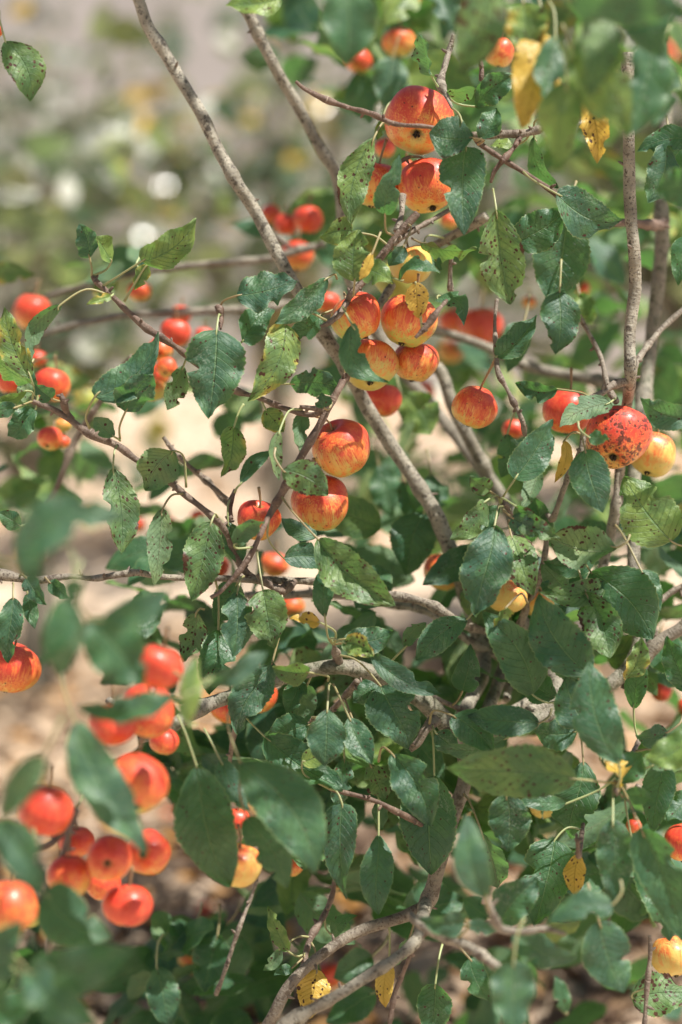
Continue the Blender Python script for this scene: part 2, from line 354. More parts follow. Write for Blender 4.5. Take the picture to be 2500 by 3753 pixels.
wc = MB(); box(wc, -9.05, 9.05, WY-0.05, WY+0.35, 2.5, 2.58); wc.build('coping', M_COPE, wl, smooth=False)
for px in (-5.4, -2.7, 0.02, 2.7, 5.4):
    wp = MB(); box(wp, px-0.2, px+0.2, WY-0.07, WY-0.002, -0.1, 2.498); wp.build('pilaster', M_WALL, wl, smooth=False)

# ------------------------------------------------------------------ the main tree
KIND = dict(  # rnd(blue), spots, yellow (also drives the painted sunlit tint), dust, underside?
    g=(0.3, .30, 0, .45), G=(0.2, .22, 0, .25), b=(0.95, .28, 0, .85), h=(.2, .5, .62, .1), s=(0.4, .77, .09, .6), l=(0.1, .38, .15, .2),
    y=(0.2, .70, .27, .2), Y=(0.1, .62, 1.0, 0), d=(0.8, .35, 0, 1.2), r=(0.1, 1.0, .9, 0), u=(0.5, .40, .02, .2), v=(0.5, .78, .08, .2))
# tile, base x y, tip x y, width, depth cm, kind, roll deg, side bend, attach x y (optional)
LEAVES = """
A 30 235 172 588 220 -6 s 10 .12
A 515 1480 455 1285 135 0 b 35 -.1
A 640 1500 555 1360 110 1 l -50 0
A 812 1502 1130 1258 185 -2 l -28 -.13
A 1620 -25 1300 35 170 -12 l 20 .1
D -60 190 205 170 130 40 y 0 .1
A 800 1540 1010 1480 70 2 b 50 .1
D 850 112 770 255 85 -1 y 20 0 715 320
D 640 290 495 338 58 -1 y 10 0
D 350 338 178 690 105 -3 u 18 -.14 640 290
D 175 755 25 350 165 -3 y 10 .08 205 860
D 180 790 -40 640 120 0 l 60 0
D 205 860 -30 560 150 3 b 0 0
D 155 770 130 905 90 2 v 10 0
D 300 880 200 790 105 -2 g 20 0 350 890
D 155 835 -30 900 75 -1 l 40 .1
D 90 930 -60 960 90 -2 b 20 0
D 205 940 45 1095 150 0 G 20 .1
D 545 870 908 492 215 -4 b 20 -.16 515 1050
D 720 957 880 735 190 -3 b -38 .12 690 1110
D 655 1098 540 990 110 -2 u 10 0 690 1120
D 1245 482 1200 998 335 -5 d 0 .02 1265 400
D 1055 690 960 945 140 3 v 10 0
D 650 1278 700 1772 215 -1 s 10 .04 680 1140
D 1000 1180 835 1408 235 -1 v 15 -.1 1070 1390
D 1345 1040 1270 1332 165 -1 y 12 .05 1400 910
D 1385 1368 1562 1180 85 1 g 20 .1 1350 1420
E 180 290 530 200 215 -3 b 32 -.06 90 350
E 215 552 402 365 185 3 G 0 .1
E 700 190 400 450 150 -2 d 20 .06 760 190
E 668 398 465 492 135 2 g 20 .1
E 465 452 248 895 215 -4 y 14 .10 700 430
E 490 578 350 705 75 5 y 20 0
E 490 795 790 832 150 0 b -35 .14 320 840
E 690 935 672 848 100 -4 g 10 0
E 350 940 455 1072 135 2 y 10 0
E 560 952 548 1192 100 4 u 10 0 560 930
E 430 1065 425 1348 90 -4 v 20 -.12 560 940
E 448 1290 712 1432 195 -7 s 5 .10
E 845 452 1060 790 150 -7 g 12 -.25 810 370
E 1212 212 1228 418 135 -7 Y 10 0 1250 480
E 1120 200 1362 168 90 -4 G -45 .1
E 1145 0 1058 118 100 -4 b 20 0
E 928 128 1082 212 150 -6 l 10 0
E 862 208 885 -95 225 -6 l 15 .05
B 460 1335 265 1360 165 -2 y 18 -.1
E 965 40 890 200 60 -7 Y 30 0
B 870 1425 972 1550 90 7 G 20 0
B 850 1395 1172 1432 110 0 l 62 -.06 800 1370
F 162 305 315 462 120 -2 b 15 .28 215 310
B 915 440 850 192 85 -1 u 55 .06 950 500
B 1010 548 1165 502 90 1 v 45 -.05
B 1162 612 1392 430 185 2 g 15 .1
B 1192 800 1290 625 150 -2 g -20 -.12 1160 800
B 1152 792 898 765 235 -5 d 30 .12 1180 830
B 1110 842 1100 1352 275 -5 b 0 -.03
B 582 790 448 1288 185 -4 s 12 -.10 670 715
B 645 1235 727 878 140 -6 g 10 .08 690 1350
B 625 690 600 805 60 8 l 20 0
C 1040 570 1078 942 185 -6 Y 10 .06
C 845 1112 1230 1262 260 -3 d -10 -.16
C 585 1392 902 1198 235 0 g 5 -.08 545 1430
C 500 1205 582 1752 285 -5 s 4 -.02 480 1090
C 905 1250 800 1731 345 8 b 5 .04
F 865 260 840 628 225 7 b 10 .02
C 1470 832 1372 1170 190 3 d 25 .1
C 1620 800 1308 872 150 3 g 20 -.1
C 1580 830 1400 1082 190 5 g 10 0
C 1680 1060 1415 1090 220 -27 g 15 0
C 718 785 857 1082 95 2 b 45 -.1
C 600 842 468 836 60 2 l 50 0
C 460 -110 290 445 280 -37 s 10 .05
C 655 20 640 335 270 -25 y 10 .08
C 755 190 640 745 290 -25 h 6 .06
C 840 200 770 600 175 -28 g 20 0
C 905 470 860 965 250 -35 l 14 -.05
C 1150 -60 1040 560 240 -39 s 10 0
C 1010 90 1270 780 290 -36 l 10 -.05
C 1400 190 1240 790 310 -33 g 10 .05
C 1450 340 1400 730 220 -31 g 20 .05
C 900 -20 1600 90 260 -47 G 30 .05
C 1300 -80 1450 330 300 -37 G 10 0
C 960 330 1100 700 200 -34 l 20 0
B 430 -70 420 372 330 -36 g 8 .02
B 800 -80 640 150 200 40 l 10 0
B 690 330 640 630 200 38 b 10 0
B 480 420 560 710 200 45 b 10 0
B 950 -60 1060 200 200 35 b 10 0
F 852 825 608 790 125 2 g 15 .1
F 1155 902 862 1045 140 -2 u 25 -.12 1180 880
F 892 1120 835 1362 75 -1 Y 20 .1
F 605 1345 826 998 225 -5 g 5 -.03 530 1465
F 1010 1172 1112 1537 225 -5 b 5 -.03
F 565 1080 525 1335 150 9 G 10 .1
F 740 1280 650 1512 110 6 u 20 .05
F 470 1415 350 1325 115 -4 s 5 0 525 1465
F 500 640 738 402 160 1 d 25 -.12
F 660 440 560 732 160 18 g 10 0
I 1510 290 1235 -85 330 -4 l -6 .05
F 1620 1000 1328 868 190 -6 b 10 .08
F 1030 1100 1152 1110 85 -8 g 5 0
F 980 285 1060 455 150 22 l 10 0
F 1600 -60 1545 232 130 -5 g 20 0
E 1130 850 1300 1092 230 28 l 5 .1
E 1000 1260 1080 1560 190 32 g 10 0
E 1300 1320 1310 1590 180 26 b 10 0
E 1150 1180 1010 1420 150 36 g 20 0
H 1260 130 1160 488 270 16 G 5 -.08
H 1150 -60 1250 250 140 20 G 20 0
I 440 58 232 278 135 -4 s 20 .12 525 68
I 520 90 305 205 130 -1 g 12 .08
I 490 200 388 727 285 -6 b 6 .02 515 80
I 585 250 720 602 205 -4 s 12 -.03 580 170
I 590 150 737 265 130 -6 b 10 .08 575 140
I 610 85 872 272 140 -7 s 12 -.10 530 65
I 1195 322 798 262 260 -5 v 18 .10
I 1085 380 768 402 140 2 G 10 .1
I 1122 545 748 582 160 -3 s 12 .12
I 1042 462 1400 852 345 -2 g 6 .10
I 1015 580 1150 965 245 -4 s 10 .06
I 1030 1055 748 588 310 -8 g 0 .10 1040 1200
I 975 1080 738 755 190 -4 G 15 -.06
I 712 1172 420 698 275 -5 G 5 -.12
I 560 665 490 790 90 -7 y 40 0 680 640
I 335 732 38 972 170 -4 d 12 -.06
H 1150 900 1275 760 90 0 u 20 .1
I 842 1182 668 1038 180 -3 G 10 .1
I 1022 1352 900 1063 250 -9 b 4 .08 1100 1540
I 1205 1568 1038 978 270 -17 g 6 .10
I 747 1332 332 1290 180 -6 b 14 .07
I 962 1382 712 1375 190 -4 b 5 .08
I 248 1290 485 1505 200 -5 g 10 .08
I 1240 1080 1335 838 125 -5 y 25 -.12
I 1290 1250 1330 890 130 0 G 20 0
I 1600 1150 1480 832 160 2 G 10 0
I 1485 1385 1298 1400 140 -6 b 15 .1
I 1640 1400 1358 1540 190 -18 l 22 .12
I 305 1150 350 878 155 4 b 15 -.08
I 560 1420 150 1460 120 -3 d 35 .1
I 1330 450 1440 700 150 6 g 20 0
I 780 280 720 20 170 6 G 12 0
I 900 560 760 420 130 4 G 10 0
L 965 160 208 92 300 -17 s 10 -.04 1190 215
L 905 300 610 305 95 -6 G 10 0
L 560 248 562 582 240 -8 d 10 .05
L 1000 60 928 505 260 2 g 10 .03
L 838 508 718 1012 300 -3 g 8 .03
L 420 478 508 790 200 -1 u 14 .04
L 1170 395 1182 872 215 -17 b 6 .02 1185 230
L 1330 440 1570 1095 280 -18 g 6 .04 1200 230
L 1290 560 1498 1095 260 -9 G 10 .1
L 1222 258 1407 282 100 -14 b 10 .06
L 1200 180 1340 10 180 -12 g 10 0
L 1120 60 1210 210 130 -14 Y 60 0
L 1460 70 1400 475 190 -5 g 10 0
L 1620 250 1482 405 160 -4 b 10 0
L 1380 90 1620 40 140 -13 u 20 .1 1215 210
L 442 842 335 360 205 -32 b 12 .12
L 520 1002 742 728 255 -13 b 10 .06
L 455 960 310 848 140 -12 G 10 0
L 1172 880 800 992 165 -26 b 18 -.08
L 1090 978 1232 1392 280 -19 b 8 -.04
L 325 970 58 962 145 -22 b 25 .06
L 325 1000 512 1030 90 -20 b 15 0
L 590 1040 985 1180 185 -24 b 14 -.1
L 600 1200 600 1660 250 -32 b 18 0
L 345 1190 475 1442 150 -6 g 10 -.08
L 150 1335 118 1660 200 -2 g 8 .03 190 1110
L 905 1510 840 1290 95 -20 g 10 0
L 1285 1420 1640 1400 250 -4 s 10 .05
L 975 590 955 832 125 -6 Y 20 -.06
K 205 60 640 705 345 -22 g 6 .10
K 90 50 255 345 140 -12 b 15 -.05
K 240 380 475 792 210 -19 g 8 .08
J 1130 85 1330 775 345 -16 g 6 -.05
K 350 -80 800 215 265 -3 G 10 -.05
K 790 300 812 848 205 -5 b 25 -.03
K 1000 480 1000 942 190 -5 d 10 -.04
K 1080 18 1295 432 265 -6 b 10 .10 1000 60
K 950 70 1040 285 150 0 s 10 0
K 1000 290 1020 452 90 2 g 10 0
K 1320 140 1300 712 330 -1 d 10 -.02
K 805 50 755 335 140 3 d 12 0
K 728 1052 880 945 90 4 g 20 .06
K 480 1150 368 888 95 0 l 20 0
K 440 1132 335 1262 75 0 u 10 .1
K 645 1255 600 1537 185 0 Y 8 0
K 1175 1080 1072 1240 70 0 u 40 .1
K 1062 1200 1040 1475 110 1 Y 14 -.08
K 502 1245 398 1290 65 0 b 20 0
J 1100 1010 890 1190 190 22 G 10 0
J 1310 990 1000 1150 140 24 G 20 0
J 1250 1060 1170 1385 220 20 G 10 0
J 900 1240 980 1600 190 18 G 10 0
K 960 1180 740 1300 230 20 G 10 0
K 980 1380 700 1560 190 18 G 10 0
J 430 -170 838 602 275 -39 b 6 -.05
J -40 410 245 835 240 -51 b 10 .1
J 255 815 642 1075 300 -37 g 8 -.12
J 165 1290 765 1130 280 -45 b 10 -.06
J -60 1360 130 985 240 -45 b 10 .1
J 150 1250 565 1570 270 -47 b 10 -.1
J -60 1520 260 1440 210 -43 G 10 0
J 402 335 288 240 95 -18 g 10 0
J 180 520 -10 400 110 -35 l 20 0
J 250 20 15 390 170 -55 u 14 0
G 100 410 762 165 290 -60 d 16 .20
G 130 290 212 545 140 -56 b 10 0
G 120 200 -10 120 110 -2 g 14 0
G 75 610 50 987 165 -3 d 6 0 75 530
G 150 498 272 655 110 -2 b 20 0
G 280 520 400 615 90 -3 g 20 0
G 160 590 200 790 90 1 g 20 0
G 390 620 215 1010 185 -50 g 12 .1
G 440 690 335 1070 200 -46 u 14 -.05
G 430 500 400 660 110 -53 g 10 0
G 500 735 830 1110 330 -45 G 5 .03
G 590 745 975 560 165 -49 b 14 -.12
G 1005 1195 445 1245 165 -44 b 24 .1
G 1080 1335 1130 945 130 -35 l 20 .08
G 1170 1090 1545 925 130 -34 b 18 -.06
G 1255 800 1205 1172 220 2 G 10 0
H 190 577 160 952 200 -4 d 8 .02 225 490
H 335 567 402 905 250 -4 s 8 0 300 340
H 190 520 60 780 180 2 g 12 0
G 1130 697 1050 985 155 0 v 10 .04 1175 680
G 1215 177 1098 632 240 -4 s 6 .02 1250 150
G 935 102 885 542 145 -2 v 12 .02 1050 15
G 1310 180 1385 422 140 1 b 10 0
G 1345 310 1522 175 120 -7 u 12 .1
G 1300 800 1210 960 120 4 G 10 0
H 650 275 1095 660 285 -5 s 4 -.06
H 455 385 765 425 160 -1 b 8 .1
H 692 725 700 408 120 -6 g 25 0 740 880
H 640 265 440 155 105 0 b 25 .1 490 170
H 662 755 488 738 95 -5 r 20 0 740 890
H 800 850 1082 805 165 -4 b 10 -.12
H 798 870 972 952 150 -8 y 5 .1
H 950 928 1362 1162 150 -4 b 14 -.10
H 602 1042 388 1012 135 -6 l -35 .08 710 1090
H 390 980 190 1402 215 -2 d 10 -.08
H 565 1090 470 1272 140 0 g 10 0
H 592 1110 490 1402 180 1 u 10 0
H 705 1252 690 1580 225 -8 d 8 0 720 1110
H 830 1300 965 1568 170 -6 g 10 -.05 740 1110
H 1012 1120 1172 1482 300 -3 b 8 0
H 1000 1100 850 1210 130 3 g 12 0
H 1330 1390 1470 1500 130 -2 b 20 0
H 600 1340 330 1420 200 0 G 10 0
H 560 1560 760 1480 120 -4 l 15 0
"""
# limbs: tile x y depth radius(px of the tile, half width) ...
BRANCHES = """
trunk 0.35 0.3 K 60 2050 6 50|K 230 1800 2 44|K 370 1568 -2 36|K 500 1330 -2 33|K 700 1150 -1 32|K 900 1030 0 33|K 1200 930 1 36|K 1290 840 1 42|K 1345 650 1 44|L 250 380 2 42|L 320 160 2 42|I 300 1440 2 42|I 245 1340 3 48
branch 0 .05 A 690 -200 9 31|A 790 -20 9 33|A 850 150 9 34|A 930 280 9 34|A 1020 430 9 36|A 1170 680 8 35|A 1250 850 8 35|A 1360 1050 8 36|A 1470 1220 9 37|E 420 50 9 38|E 540 270 9 38|E 690 520 10 38|E 820 710 11 40|E 930 920 13 41|E 1090 1170 14 41|E 1240 1400 14 41|H 1340 160 14 48|H 1440 420 15 46|I 330 620 18 42|I 430 1000 16 40|I 300 1300 6 40
branch 0 .15 A 1240 -250 14 30|A 1400 20 14 32|A 1500 230 15 33|B 20 400 16 34|B 160 640 18 34|B 270 850 19 35|B 380 1060 20 36|E 840 200 22 37|E 1150 720 23 40|F 160 700 24 36|F 250 920 24 37|F 350 1120 24 37|F 470 1350 26 37|F 600 1568 27 40|I 640 400 26 38|I 600 800 22 38|I 450 1250 12 38|I 290 1360 5 38
branch 0.05 .05 C 1255 300 -2 33|C 1262 770 -1 35|C 1270 1200 0 36|F 1290 0 0 36|F 1298 250 1 37|F 1268 500 1 35|F 1272 750 1 34|F 1250 930 8 33|F 1215 1250 10 30|F 1190 1500 10 30|I 1120 400 12 30|I 1000 900 12 30|I 700 1200 10 30|I 300 1400 5 34
branch 0 .6 C 1480 600 26 34|C 1450 1130 24 40|F 1450 0 24 42|F 1400 480 24 40|F 1360 800 22 40|F 1300 1200 16 40|I 1290 400 12 40|I 1300 950 8 44|I 900 1250 7 46|I 350 1420 5 48
branch .85 .1 B 835 1225 -1 17|B 720 1350 -1 22|B 640 1450 -1 21|E 930 185 -1 18|E 830 300 -1 18|E 815 400 6 17|E 832 560 10 17|E 845 700 6 18|E 790 790 -1 20|E 735 890 -2 19|E 680 995 -2 19|E 605 1130 -2 22|E 530 1260 -2 21|E 450 1410 -2 22|E 375 1545 -2 20|H 345 195 -4 15|H 250 390 -5 13|H 110 560 -5 11|H 35 612 -5 12
branch .7 0 E 815 330 -1 17|E 775 390 -2 15|E 720 440 -3 12|E 665 465 -3 10
branch .9 0 B 132 468 -4 10|B 190 515 -4 13|B 330 582 -4 13|B 440 620 -4 12|B 570 655 -4 15|B 700 712 -4 13|B 890 728 -4 12|B 1120 765 0 13|B 1195 830 0 14|B 1330 920 0 14|B 1460 1000 0 14|C 840 1112 1 17|C 960 1220 2 18|C 1100 1275 5 20|C 1250 1280 9 24|C 1400 1295 14 30|C 1460 1290 22 30
branch .6 0 B 1030 1195 2 9|B 940 1250 1 11|B 850 1300 0 13|B 745 1362 -1 15|B 690 1400 -1 14
branch .1 .3 B 1230 1240 8 24|B 1120 1310 9 24|B 1000 1370 10 26|B 890 1440 11 22|E 1150 130 12 22|E 1030 300 10 20|E 900 480 8 22
branch .5 .1 B 1135 772 0 14|B 1230 775 0 18|B 1340 770 0 19|B 1430 768 0 20|B 1520 745 0 18|C 775 715 0 13|C 765 680 0 10
branch .95 0 C 640 785 0 15|C 600 850 -1 13|C 545 915 -2 12|C 490 985 -2 11|C 467 1050 -2 8
branch .3 0 B 1040 200 3 10|B 1015 290 3 14|B 985 390 2 16|B 965 480 1 18|B 1000 550 0 14|B 1030 620 -1 9
branch .9 0 B 1190 345 2 8|B 1200 400 2 10|B 1196 465 2 9
branch .9 0 B 790 900 4 9|B 740 925 4 9|B 700 960 3 7
branch .4 0 B 745 1120 2 17|B 740 1230 1 16|B 715 1330 0 18
branch .85 0 D 528 175 0 9|D 560 215 0 15|D 610 260 0 17|D 680 325 0 17|D 740 385 0 18|D 850 480 0 17|D 930 530 0 16|D 1040 605 2 15|D 1180 720 3 13|D 1350 830 3 15|E 300 870 2 13|E 450 930 1 16|E 600 972 0 15|E 665 960 -1 14|E 700 950 -1 14
branch .75 0 E 545 925 -2 10|E 620 935 -2 12|E 700 940 -2 13
branch .75 .1 D 185 895 0 12|D 240 915 0 17|D 310 945 0 18|D 400 1000 0 19|D 480 1060 0 20|D 600 1115 0 18|D 690 1160 0 19|D 780 1230 0 18|D 950 1335 0 19|D 1060 1430 0 17|D 1200 1540 0 16|G 1290 225 1 15|H 180 380 2 16|H 270 490 2 20|H 420 550 2 20
branch .85 0 D 352 850 -1 9|D 362 890 -1 13|D 385 960 0 15|D 420 1000 0 12
branch .3 .1 G -80 475 -1 27|G 30 485 -1 27|G 200 512 -1 20|G 400 490 -1 16|G 530 502 -1 15|G 680 480 -1 17|G 790 468 -1 17|G 900 488 -1 16|G 1040 500 0 17|H 60 502 1 19|H 350 512 2 22|H 620 518 3 21|H 760 540 4 21|H 900 580 5 22|H 1150 610 5 24|H 1300 655 5 25|H 1400 715 5 24|I 330 775 9 24|I 600 860 16 24|I 620 1100 16 24
branch .75 0 H 300 480 0 12|H 380 540 0 17|H 440 570 0 20|H 480 550 1 20|H 520 520 2 18
branch .9 0 H 440 545 1 14|H 420 600 1 10
branch 0 0 H 230 600 16 18|H 420 600 17 22|H 650 590 17 26|H 900 605 17 28|H 1100 650 16 26|H 1280 690 14 26|I 330 850 15 24|I 560 1000 19 24|I 560 1200 16 24
branch .05 .7 G 800 1430 -5 24|G 900 1390 -5 34|G 1010 1335 -5 36|G 1110 1270 -4 38|G 1230 1215 -3 40|G 1400 1160 -3 42|H 220 1165 -2 42|H 400 1085 -2 43|H 600 1030 -1 42|H 720 1010 -1 42|H 850 1020 0 42|H 980 1050 1 46|H 1110 1110 2 50|H 1250 1200 2 54|H 1350 1290 3 56|H 1420 1360 3 50
branch .2 0 G 620 1200 -8 18|G 700 1270 -7 22|G 790 1330 -6 24|G 870 1390 -5 28
branch .9 0 G 1080 1175 -1 12|G 1140 1200 -2 14|G 1180 1240 -3 14
branch .6 0 H 880 1090 2 17|H 830 1150 3 15|H 770 1220 4 13|H 700 1290 5 12
branch .6 .1 G 1370 1200 -2 18|G 1370 1300 0 17|G 1340 1420 2 15|G 1320 1560 4 13
branch .2 .1 D 100 560 38 12|D 230 512 36 20|D 400 462 36 21|D 560 430 36 21|D 720 398 36 22|D 980 388 37 24|D 1250 372 38 25|D 1500 362 39 26|E 520 340 40 26|E 760 420 40 28|E 1000 600 40 30|E 1290 900 36 34|F 500 1400 26 36
branch .2 .1 D 270 290 42 14|D 420 245 41 16|D 560 208 40 18|D 800 152 40 20|D 1150 110 39 21|D 1500 82 38 22|E 500 40 38 22|B 300 1400 38 18|B 130 1440 38 16
branch .8 0 B -60 1300 40 10|B 60 1390 39 12|B 130 1435 38 14|B 260 1420 38 14
branch .5 .2 D 760 640 22 12|D 690 715 23 16|D 560 920 24 18|D 430 1130 25 18|D 370 1280 25 18|D 315 1420 26 17|G 240 200 27 16|G 265 400 28 16
branch .5 0 D 940 1100 9 12|D 1000 1180 9 13|D 1090 1270 9 14|D 1210 1370 9 15|D 1310 1490 8 14
branch .8 0 D 1352 1400 2 10|D 1325 1480 2 12|D 1322 1568 2 12|G 1315 180 2 9
branch .5 .1 F 505 310 4 12|F 492 440 3 11|F 500 600 2 13|F 510 720 1 17|F 560 820 1 12|F 610 920 1 11|F 650 1010 1 13|F 665 1095 2 9
branch .5 0 F 240 75 6 11|F 235 160 6 13|F 238 262 6 10
branch .8 0 F 215 315 -4 9|F 160 380 -6 13|F 120 440 -6 13|F 75 490 -6 12|F 35 530 -6 9
branch .1 .2 E 1260 480 30 22|F 160 490 32 24|F 300 530 33 26|F 460 590 34 28|F 700 700 36 32|F 1000 760 34 34|F 1320 820 24 36
branch .3 .2 F 1002 1090 0 17|F 985 1180 0 16|F 930 1290 1 15|F 880 1420 2 14|F 825 1568 4 14|I 790 150 6 15|I 770 420 7 17|I 620 800 9 24
branch .4 .1 F 960 380 8 12|F 1030 500 8 12|F 1100 640 7 13|F 1140 800 5 15|F 1190 900 3 18
branch .3 .1 F 1620 330 10 13|F 1560 380 10 15|F 1450 480 9 15|F 1330 630 5 16|F 1290 720 2 15
branch .5 0 F 1040 870 0 9|F 1100 850 0 14|F 1180 800 1 18|F 1250 780 1 20
branch .6 0 F 575 1500 -3 8|F 545 1475 -3 14|I 580 120 -2 9|I 620 200 0 10|I 720 400 4 12
branch .05 .1 I 640 740 13 42|I 730 850 13 46|I 800 980 12 46|I 850 1150 9 46|I 700 1280 7 48
branch .3 .4 I 1640 720 8 30|I 1560 790 8 36|I 1400 900 8 40|I 1250 1150 8 42
branch .4 .2 I 1620 520 9 15|I 1480 600 9 16|I 1400 700 8 16|I 1420 880 8 18
branch .9 0 K 715 215 -4 9|K 800 238 -4 13|K 900 262 -4 13|K 1000 295 -4 13|K 1080 335 -4 13|K 1180 385 -3 14|K 1260 440 -2 16|K 1310 520 0 18|K 1340 630 1 22
branch .1 .3 K 260 1800 -12 34|K 480 1570 -12 35|K 640 1470 -12 34|K 800 1380 -12 34|K 960 1280 -11 34|K 1100 1190 -10 34|K 1220 1080 -8 34|K 1250 960 -3 34|K 1270 860 1 34
branch .2 0 K 1180 940 -14 18|L 60 1000 -18 22|L 180 1060 -20 25|L 350 1130 -21 27|L 500 1235 -22 25|L 620 1320 -22 20
branch .3 0 L 440 840 -26 14|L 480 940 -26 18|L 530 1020 -25 22|L 660 1035 -25 18|L 780 1020 -25 16|L 900 1050 -25 9
branch .75 0 K 748 715 4 11|K 735 820 4 13|K 705 905 4 14|K 660 990 3 14|K 610 1070 2 16|K 575 1200 1 16|K 560 1290 0 16
branch .4 0 K 305 735 8 8|K 260 860 8 9|K 205 1000 7 11|K 160 1130 7 11|K 110 1280 7 12|K 65 1400 8 12
branch .8 0 K 1215 1090 -5 10|K 1180 1180 -5 12|K 1130 1300 -4 12|K 1090 1400 -4 12|K 1060 1590 -4 12
branch .6 0 L 1380 1060 -6 10|L 1385 1160 -6 12|L 1372 1300 -6 12|L 1362 1420 -6 12|L 1350 1620 -6 12
branch .5 0 L 1195 250 -14 10|L 1190 215 -15 13|L 1230 120 -10 9|L 1320 -60 0 14
branch .6 0 H 742 880 -3 9|H 755 930 -2 17|H 775 985 -1 20
branch .4 0 J 445 330 -22 13|J 400 470 -22 17|J 350 650 -22 20|J 310 850 -22 19|J 285 1090 -22 20|J 240 1400 -22 22
branch .6 0 J 180 580 -20 12|J 280 540 -21 15|J 350 480 -21 17|J 430 400 -22 15
branch .8 0 J 1470 760 12 8|J 1500 560 10 8|H 480 1500 5 10|H 620 1300 4 12
branch .9 0 D 1268 480 -3 7|D 1268 420 -2 12|D 1262 370 -2 15|D 1240 345 -2 9
branch .8 0 L 960 470 -12 8|L 968 530 -12 13|L 975 600 -9 14|L 1000 420 0 12
branch .5 0 H 1170 1100 4 12|H 1300 1180 5 14|H 1440 1240 6 16|I 340 1280 6 20
branch .5 .2 H 1330 1310 0 22|H 1270 1370 -1 22|H 1230 1440 -1 20|H 1180 1490 -1 14
branch .5 .2 L 1620 360 4 12|L 1500 290 4 14|L 1300 200 4 12
branch .6 .1 E -10 1340 6 9|E 60 1400 6 10|E 150 1470 6 11
"""
tree = empty('apple_tree', Vector(tp('K', 60, 2050, 6)))
tree.location.z = 0
tag(tree, 'large spotty leaved apple tree in the foreground with many crossing grey stems and hanging apples', 'tree')

LIMB_ENDS = []
bi = 0
for line in BRANCHES.strip().split('\n'):
    nm, tw, ms, rest = line.split(' ', 3)
    P = []; R = []
    for q in rest.split('|'):
        t, x, y, dz, r = q.split(); dz = float(dz); P.append(tp(t, float(x), float(y), dz)); R.append(float(r)*TS*PX*(D0+dz/100))
    if nm == 'trunk':
        p0 = P[0].copy(); P = [np.array([p0[0]-0.03, p0[1]+0.06, -0.05]), np.array([p0[0]-0.01, p0[1]+0.03, max(0.08, p0[2]*0.5)])] + P; R = [R[0]*1.5, R[0]*1.2] + R
    mb = MB(); thin = max(R) < 0.006
    tube(mb, P, R, (float(tw), float(ms), 0, 0), sides=8 if thin else 12, seed=bi, lump=0.09 if thin else 0.065, per=12, nodes=int(len(P)*(2.0 if thin else 0.5)))
    rg = random.Random(bi+77)
    # short spurs and buds sitting on the limb
    C = crom(np.hstack([np.array(P), np.array(R)[:, None]]), 12)
    for _ in range(int(len(P)*(0.6 if thin else 0.35))):
        i = rg.randrange(4, max(5, len(C)-4)); c = C[min(i, len(C)-1)]; tan = unit(C[min(i+1, len(C)-1), :3]-C[max(i-1, 0), :3])
        dv = unit(np.cross(tan, np.array([rg.uniform(-1, 1), rg.uniform(-1, 1), rg.uniform(-1, 1)]))) + tan*rg.uniform(-.6, .6)
        ln = rg.uniform(0.002, 0.006)+c[3]
        tube(mb, [c[:3], c[:3]+dv*ln*0.7, c[:3]+dv*ln*1.1], [0.0013, 0.0015, 0.0006], (max(float(tw), .6), 0, 0, 0), sides=6, seed=i, per=3)
    if min(R) > 0.0001: LIMB_ENDS.append(P)
    mb.build(nm, M_BARK, tree); bi += 1
LIMB = np.concatenate([crom(p, 6) for p in LIMB_ENDS])

